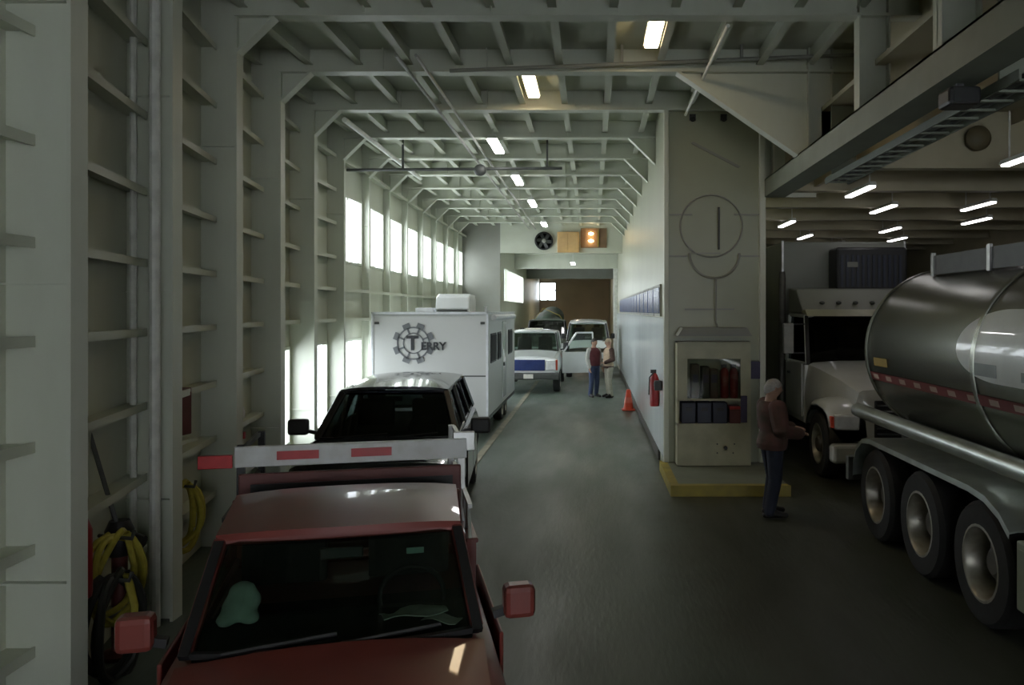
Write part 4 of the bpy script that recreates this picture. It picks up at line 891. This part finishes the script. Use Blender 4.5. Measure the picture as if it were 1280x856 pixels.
# --- white semi tractor behind the tanker
sm = thing('semi_truck', 'white semi truck facing the camera between the tank and the casing', 'truck', (4.72, 14.0, 0))
st = [(-1.86, .60, .62, 1.28, .02), (-1.78, .78, .60, 1.40, .03), (-1.2, .90, .60, 1.55, .05), (-.4, 1.0, .60, 1.66, .06), (.12, 1.04, .60, 1.70, .04)]
hd = loft(st).build('hood', M_WHITEV, sm, smooth=40)
for s in (-1, 1):
    path = [(-1.84, .62), (-1.84, .95), (-1.76, 1.10), (-1.55, 1.19), (-1.2, 1.22), (-.85, 1.17), (-.62, 1.02), (-.50, .80)]
    rows = [[Vector((s*.62, y, z+.08)), Vector((s*.95, y, z+.04)), Vector((s*1.12, y, z)), Vector((s*1.19, y, z-.06)), Vector((s*1.19, y, z-.14))] for y, z in path]
    MB().grid(rows, (0, .0, -.03)).build('fender', M_WHITEV, sm, smooth=60)
    hl = MB().box(s*.74, s*1.12, -1.89, -1.80, .82, 1.05).build('headlight', M_LAMPW, sm, smooth=0, bevel=.03); MB().box(s*1.12, s*1.17, -1.88, -1.78, .85, 1.02).build('turn_signal', M_ORANGE, hl, smooth=0, bevel=.01)
    wheel(sm, s*1.04, -1.15, .51, .27, M_RIM, s, rimr=.60)
    for y in (3.6, 4.9): wheel(sm, s*1.0, y, .51, .5, M_RIM, s, rimr=.60)
    mr = MB().box(s*1.20, s*1.38, .22, .32, 1.85, 2.38).build('mirror', M_PIPE, sm, smooth=0, bevel=.02); MB().box(s*1.22, s*1.36, .32, .326, 1.88, 2.35).build('mirror_glass', M_CHROME, mr, smooth=0)
    MB().bar((s*1.0, .25, 1.86), (s*1.3, .25, 1.86), .03, .03).bar((s*1.0, .3, 2.36), (s*1.3, .27, 2.36), .03, .03).build('mirror_arm', M_BLK, mr, smooth=0)
    MB().lathe([(.07, .7), (.07, 3.2), (.055, 3.35)], (s*1.05, 1.75, 0)).build('exhaust_stack', M_RIM, sm)
    d = MB().box(s*1.05, s*1.075, .2, 1.2, .75, 1.68).build('door', M_WHITEV, sm, smooth=0, bevel=.01); MB().box(s*1.075, s*1.10, 1.0, 1.14, 1.45, 1.49).build('door_handle', M_BLK, d, smooth=0)
gr = MB().box(-.52, .52, -1.90, -1.80, .70, 1.26).build('grille', M_BLK, sm, smooth=0, bevel=.02)
m = MB(); [m.box(-.5, .5, -1.915, -1.90, .75+i*.085, .78+i*.085) for i in range(6)]; m.build('grille_bars', M_CHROME, gr, smooth=0)
bp = MB().box(-1.18, 1.18, -2.02, -1.78, .34, .62).build('bumper', M_WHITEV, sm, smooth=0, bevel=.05); MB().box(-.16, .16, -2.03, -2.02, .42, .55).build('plate', M_WREFL, bp, smooth=0)
MB().box(-1.05, 1.05, .12, 1.5, .65, 1.66).build('cab_body', M_WHITEV, sm, smooth=0, bevel=.03)
greenhouse(sm, (.98,.16,1.66), (.92,.50,2.50), (.95,1.45,2.52), (1.0,1.5,1.66), M_WHITEV, G_DARK, (), pil=.08, crown=.10, bulge=.12)
MB().prism([(.10, 2.50), (.26, 2.62), (.50, 2.60), (.50, 2.56)], -1.0, 1.0, 'yz').build('sun_visor', M_CABW, sm, smooth=0, bevel=.01)
MB().prism([(.50, 2.60), (.95, 2.98), (1.5, 3.02), (1.5, 2.56), (.5, 2.56)], -.98, .98, 'yz').build('roof_cap', M_GREYP, sm, smooth=0, bevel=.04)
for x in (-.6, -.3, 0, .3, .6): MB().ell((x, .62, 2.74), (.05, .04, .03)).build('marker_light', M_DKPIPE, sm)
MB().prism([(.2, 1.6), (.6, 1.6), (.55, 1.74), (.3, 1.76)], -.92, .92, 'yz').build('dashboard', M_INT, sm, smooth=0)
for x in (-.45, .45): MB().box(x-.25, x+.25, 1.0, 1.18, 1.5, 2.35).build('seat', M_SEAT, sm, smooth=0, bevel=.05)
MB().tube([(.45+.22*math.cos(a), .66+.10*math.sin(a), 1.82+.17*math.sin(a)) for a in [2*PI*k/20 for k in range(20)]], .016, 8, closed=True).build('steering_wheel', M_BLK, sm)
MB().box(-.42, .42, 1.5, 5.6, .75, .98).build('chassis', M_DKPIPE, sm, smooth=0)
MB().tube([(-1.0,-1.15,.51),(1.0,-1.15,.51)], .07, 12).build('front_axle', M_DKPIPE, sm)
# --- its refrigerated box trailer
rf = thing('box_trailer', 'grey box trailer with dark refrigeration unit above the white semi truck', 'trailer', (4.93, 16.0, 0))
MB().box(-1.2, 1.2, 0, 9.5, 1.15, 3.95).build('box_body', M_GREYP, rf, smooth=0, bevel=.03)
MB().box(-1.22, -1.17, -.02, .05, 1.15, 3.97).box(1.17, 1.22, -.02, .05, 1.15, 3.97).build('corner_post', M_ALU, rf, smooth=0, bevel=.01)
ru = MB().box(-.30, 1.05, -.55, 0, 2.92, 3.80).build('refrigeration_unit', M_BLK, rf, smooth=0, bevel=.05)
m = MB(); [m.box(-.22+i*.1, -.17+i*.1, -.565, -.55, 3.05, 3.65) for i in range(12)]; m.build('unit_grille', mat('unit_grille_dark', (.02,.025,.05), .4), ru, smooth=0)
MB().box(-.1, .1, -.57, -.55, 3.42, 3.52).build('unit_badge', M_GREYP, ru, smooth=0)
MB().box(-.4, .4, .2, 9.2, .9, 1.15).build('chassis', M_DKPIPE, rf, smooth=0)
for s in (-1, 1):
    for y in (7.3, 8.5): wheel(rf, s*1.0, y, .5, .5, M_RIM, s, rimr=.60)
    MB().box(s*.7-.06, s*.7+.06, 3.0, 3.12, .4, 1.15).box(s*.7-.13, s*.7+.13, 2.93, 3.19, .35, .4).build('landing_leg', M_DKPIPE, rf, smooth=0)
# ------------------------------------------------------------------ people
def limb(mb, pts, rs, n=12):
    P = [Vector(p) for p in pts]; pp, rr = [], []
    for i in range(len(P)-1):
        for k in range(6):
            t = k/6; pp.append(P[i].lerp(P[i+1], t)); rr.append(lerp(rs[i], rs[i+1], t))
    pp.append(P[-1]); rr.append(rs[-1]); mb.tube(pp, 0, n, rs=rr)
    for p, r in zip(P, rs): mb.ell(p, (r, r, r), 12, 8)
def head_mesh(mb, c, M):
    """egg-shaped head with brow, nose, mouth, chin and ears; face toward -Y before M"""
    rings = []; nv, nu = 26, 32
    for i in range(nv+1):
        t = -PI/2 + PI*i/nv; t = max(min(t, PI/2-.03), -PI/2+.03); z = math.sin(t)
        r = []
        for k in range(nu):
            a = 2*PI*k/nu; fx, fy = math.sin(a), -math.cos(a)   # a=0 -> front
            wx, wy, wz = .076, .096, .118
            if z < 0: wx *= 1-.30*z*z; wy *= 1-.10*z*z
            x, y, zz = wx*math.cos(t)*fx, wy*math.cos(t)*fy, wz*z
            g = lambda cx, cz, sx, sz: math.exp(-((x-cx)/sx)**2-((zz-cz)/sz)**2) if fy < 0 else 0
            y -= .024*g(0,-.018,.014,.022) + .008*g(0,.01,.012,.03)      # nose
            y += .012*g(.031,.012,.018,.013) + .012*g(-.031,.012,.018,.013)  # eye sockets
            y -= .005*g(0,.036,.05,.012)                                   # brow
            y -= .007*g(0,-.058,.022,.007); y += .004*g(0,-.064,.02,.003); y -= .010*g(0,-.095,.025,.016)   # lips, chin
            r.append(Vector(c) + M @ Vector((x, y, zz)))
        rings.append(r)
    mb.rings(rings)
    for s in (-1, 1):
        mb.ell(Vector(c) + M @ Vector((s*.078, .008, -.004)), (.012, .020, .032), 10, 8, M)
def hand(mb, w_, d, up, side):
    """palm, four unequal bent fingers and a thumb; d = pointing direction, up = back of the hand"""
    d = Vector(d).normalized(); up = (Vector(up) - d*Vector(up).dot(d)).normalized(); x = d.cross(up).normalized()*side
    M = Matrix((x, d, up)).transposed()
    mb.ell(Vector(w_) + d*.045, (.040, .055, .017), 12, 8, M)
    for k, L_ in enumerate((.068, .078, .072, .056)):
        o = Vector(w_) + d*.085 + x*(-.030+.020*k); p1 = o + d*L_*.5 - up*.008; p2 = p1 + d*L_*.30 - up*L_*.30; p3 = p2 + d*L_*.05 - up*L_*.28
        limb(mb, (o - d*.02, p1, p2, p3), (.0098, .0092, .0086, .0075), 8)
    o = Vector(w_) + d*.025 - x*.032; limb(mb, (o, o - x*.024 + d*.028 - up*.006, o - x*.022 + d*.058 - up*.016), (.012, .0105, .0085), 8)
TORSO = [(.86,0,.155,.105), (.93,.0,.168,.118), (1.0,0,.160,.112), (1.08,-.005,.146,.104), (1.18,-.008,.152,.108), (1.28,-.006,.168,.116), (1.36,.0,.172,.110), (1.42,.008,.135,.088), (1.46,.012,.075,.066), (1.54,.006,.055,.058)]
def torso(mb, off, z0=.0, z1=9, belly=0.0):
    R = []
    for z, cy, rx, ry in TORSO:
        if z0 <= z <= z1: R.append([Vector(((rx+off)*math.cos(a), cy - belly*math.exp(-((z-1.08)/.1)**2) + (ry+off)*math.sin(a), z)) for a in [2*PI*k/24 for k in range(24)]])
    mb.rings(R)
def person(name, label, loc, rz, skin, P, clothes, hair, headrot, scale=1.0, voxel=.010):
    r = thing(name, label, 'person', loc, rz); r.scale = (scale,)*3
    b = MB(); torso(b, 0)
    HM = Euler(headrot).to_matrix()
    hc = Vector((0, -.018, 1.615)); head_mesh(b, hc, HM)
    for s in ('L', 'R'):
        q = P[s]; sg = 1 if s == 'L' else -1
        limb(b, (q['sh'], q['el'], q['wr']), (.050, .040, .027)); hand(b, q['wr'], q['hd'], q['hu'], sg)
        limb(b, (q['hip'], q['kn'], q['an']), (.085, .055, .040)); limb(b, (q['an'], q['toe']), (.036, .028))
    blob(b, 'body', skin, r, voxel*.8, 3)
    for cname, m, kind, off in clothes:
        c = MB()
        if kind == 'jacket' or kind == 'shirt' or kind == 'vest':
            torso(c, off, .84 if kind == 'jacket' else .92, 1.47, .02)
            if kind != 'vest':
                for s in ('L', 'R'):
                    q = P[s]; w2 = Vector(q['el']).lerp(Vector(q['wr']), .94); limb(c, (q['sh'], q['el'], w2), (.055+off, .045+off, .034+off))
        elif kind == 'trousers':
            torso(c, off, .84, 1.0)
            for s in ('L', 'R'):
                q = P[s]; limb(c, (q['hip'], q['kn'], Vector(q['an'])+Vector((0,0,.01))), (.088+off, .062+off, .052+off))
        elif kind == 'shoes':
            for s in ('L', 'R'):
                q = P[s]; sh = MB(); an, toe = Vector(q['an']), Vector(q['toe'])
                limb(sh, (an + Vector((0,0,.02)), an*.5+toe*.5, toe), (.050, .044, .036)); hv = (toe-an); hv.z = 0; hv.normalize()
                limb(sh, (an - hv*.045 - Vector((0,0,.035)), Vector((toe.x, toe.y, an.z-.035)) ), (.034, .036))
                o = blob(sh, 'shoe', m, r, .010, 3)
            continue
        blob(c, cname, m, r, voxel, 4)
    h = MB(); hm, style = hair
    nv, nu = 12, 24; rings = []
    for i in range(nv+1):
        ring_ = []
        for k in range(nu):
            a = 2*PI*k/nu; fx, fy = math.sin(a), -math.cos(a)
            lo = .12 if style == 'cap' else (lerp(.02, .50, -fy) if fy < 0 else lerp(.02, -.62, fy))
            tt = lerp(lo, PI/2-.03, i/nv)
            ring_.append(hc + HM @ Vector((.084*math.cos(tt)*fx, .106*math.cos(tt)*fy + .004, .126*math.sin(tt))))
        rings.append(ring_)
    h.rings(rings); 
    if style == 'cap': h.ell(hc + HM @ Vector((0, -.12, .045)), (.06, .07, .010), 14, 6, HM)
    h.build('hair' if style != 'cap' else 'cap', hm, r, smooth=60)
    return r
def pose(armL, armR, legs):
    d = {}
    for s, sg, a in (('L', 1, armL), ('R', -1, armR)):
        lg = legs[s]
        d[s] = dict(sh=(sg*.175, .005, 1.395), el=a[0], wr=a[1], hd=a[2], hu=a[3], hip=(sg*.088, 0, .90), kn=lg[0], an=lg[1], toe=lg[2])
    return d
# man by the casing: seen from his right side, forearms raised in front of his belly
P1 = pose(((.25,-.02,1.12), (.12,-.27,1.10), (-.5,-.8,.1), (0,-.2,1)), ((-.26,.0,1.12), (-.14,-.25,1.06), (.5,-.8,.05), (0,-.2,1)),
          {'L': ((.10,-.05,.49), (.11,.0,.085), (.13,-.17,.045)), 'R': ((-.10,.0,.49), (-.11,.07,.085), (-.14,-.10,.045))})
person('person', 'person in russet jacket and dark jeans standing beside the casing step', (2.27, 10.3, 0), math.radians(100), M_SKIN, P1,
       [('jacket', M_JKRED, 'jacket', .045), ('trousers', M_JEAN, 'trousers', .012), ('shoes', M_SHOE, 'shoes', 0)], (M_HAIRG, 'short'), (.12, 0, .1), 1.0)
P2 = pose(((.23,.03,1.13), (.22,-.12,.92), (0,-.35,-1), (1,0,0)), ((-.22,.05,1.13), (-.20,-.06,.88), (0,-.2,-1), (-1,0,0)),
          {'L': ((.09,-.03,.49), (.10,.03,.085), (.12,-.14,.045)), 'R': ((-.09,-.01,.49), (-.10,.05,.085), (-.12,-.12,.045))})
person('person', 'person in pale jersey and blue jeans standing by the open pickup door', (.06, 24.4, 0), math.radians(35), M_SKIN, P2,
       [('jersey', M_SHIRTW, 'shirt', .018), ('waistcoat', M_MAROON, 'vest', .026), ('trousers', M_JEANB, 'trousers', .012), ('shoes', M_SHOE, 'shoes', 0)], (M_HAIRD, 'short'), (.05, 0, .2), 1.02, .014)
P3 = pose(((.25,.02,1.13), (.16,-.20,1.04), (-.5,-.8,0), (0,0,1)), ((-.24,.05,1.13), (-.22,-.05,.88), (0,-.2,-1), (-1,0,0)),
          {'L': ((.09,-.03,.49), (.10,.03,.085), (.12,-.14,.045)), 'R': ((-.09,-.01,.49), (-.11,.05,.085), (-.13,-.12,.045))})
person('person', 'person in brown jacket, tan waistcoat and khaki trousers beside the pale jersey', (.50, 24.3, 0), math.radians(-65), M_SKIN, P3,
       [('jacket', M_BRJK, 'jacket', .022), ('waistcoat', M_VEST, 'vest', .03), ('trousers', M_KHAKI, 'trousers', .012), ('shoes', M_SHOE, 'shoes', 0)], (M_HAIRT, 'cap'), (.05, 0, -.1), 1.02, .014)

for o_ in SC.objects:
    if o_.get('label','').startswith('person in russet'): o_.scale = (1.12, 1.16, 1.0)
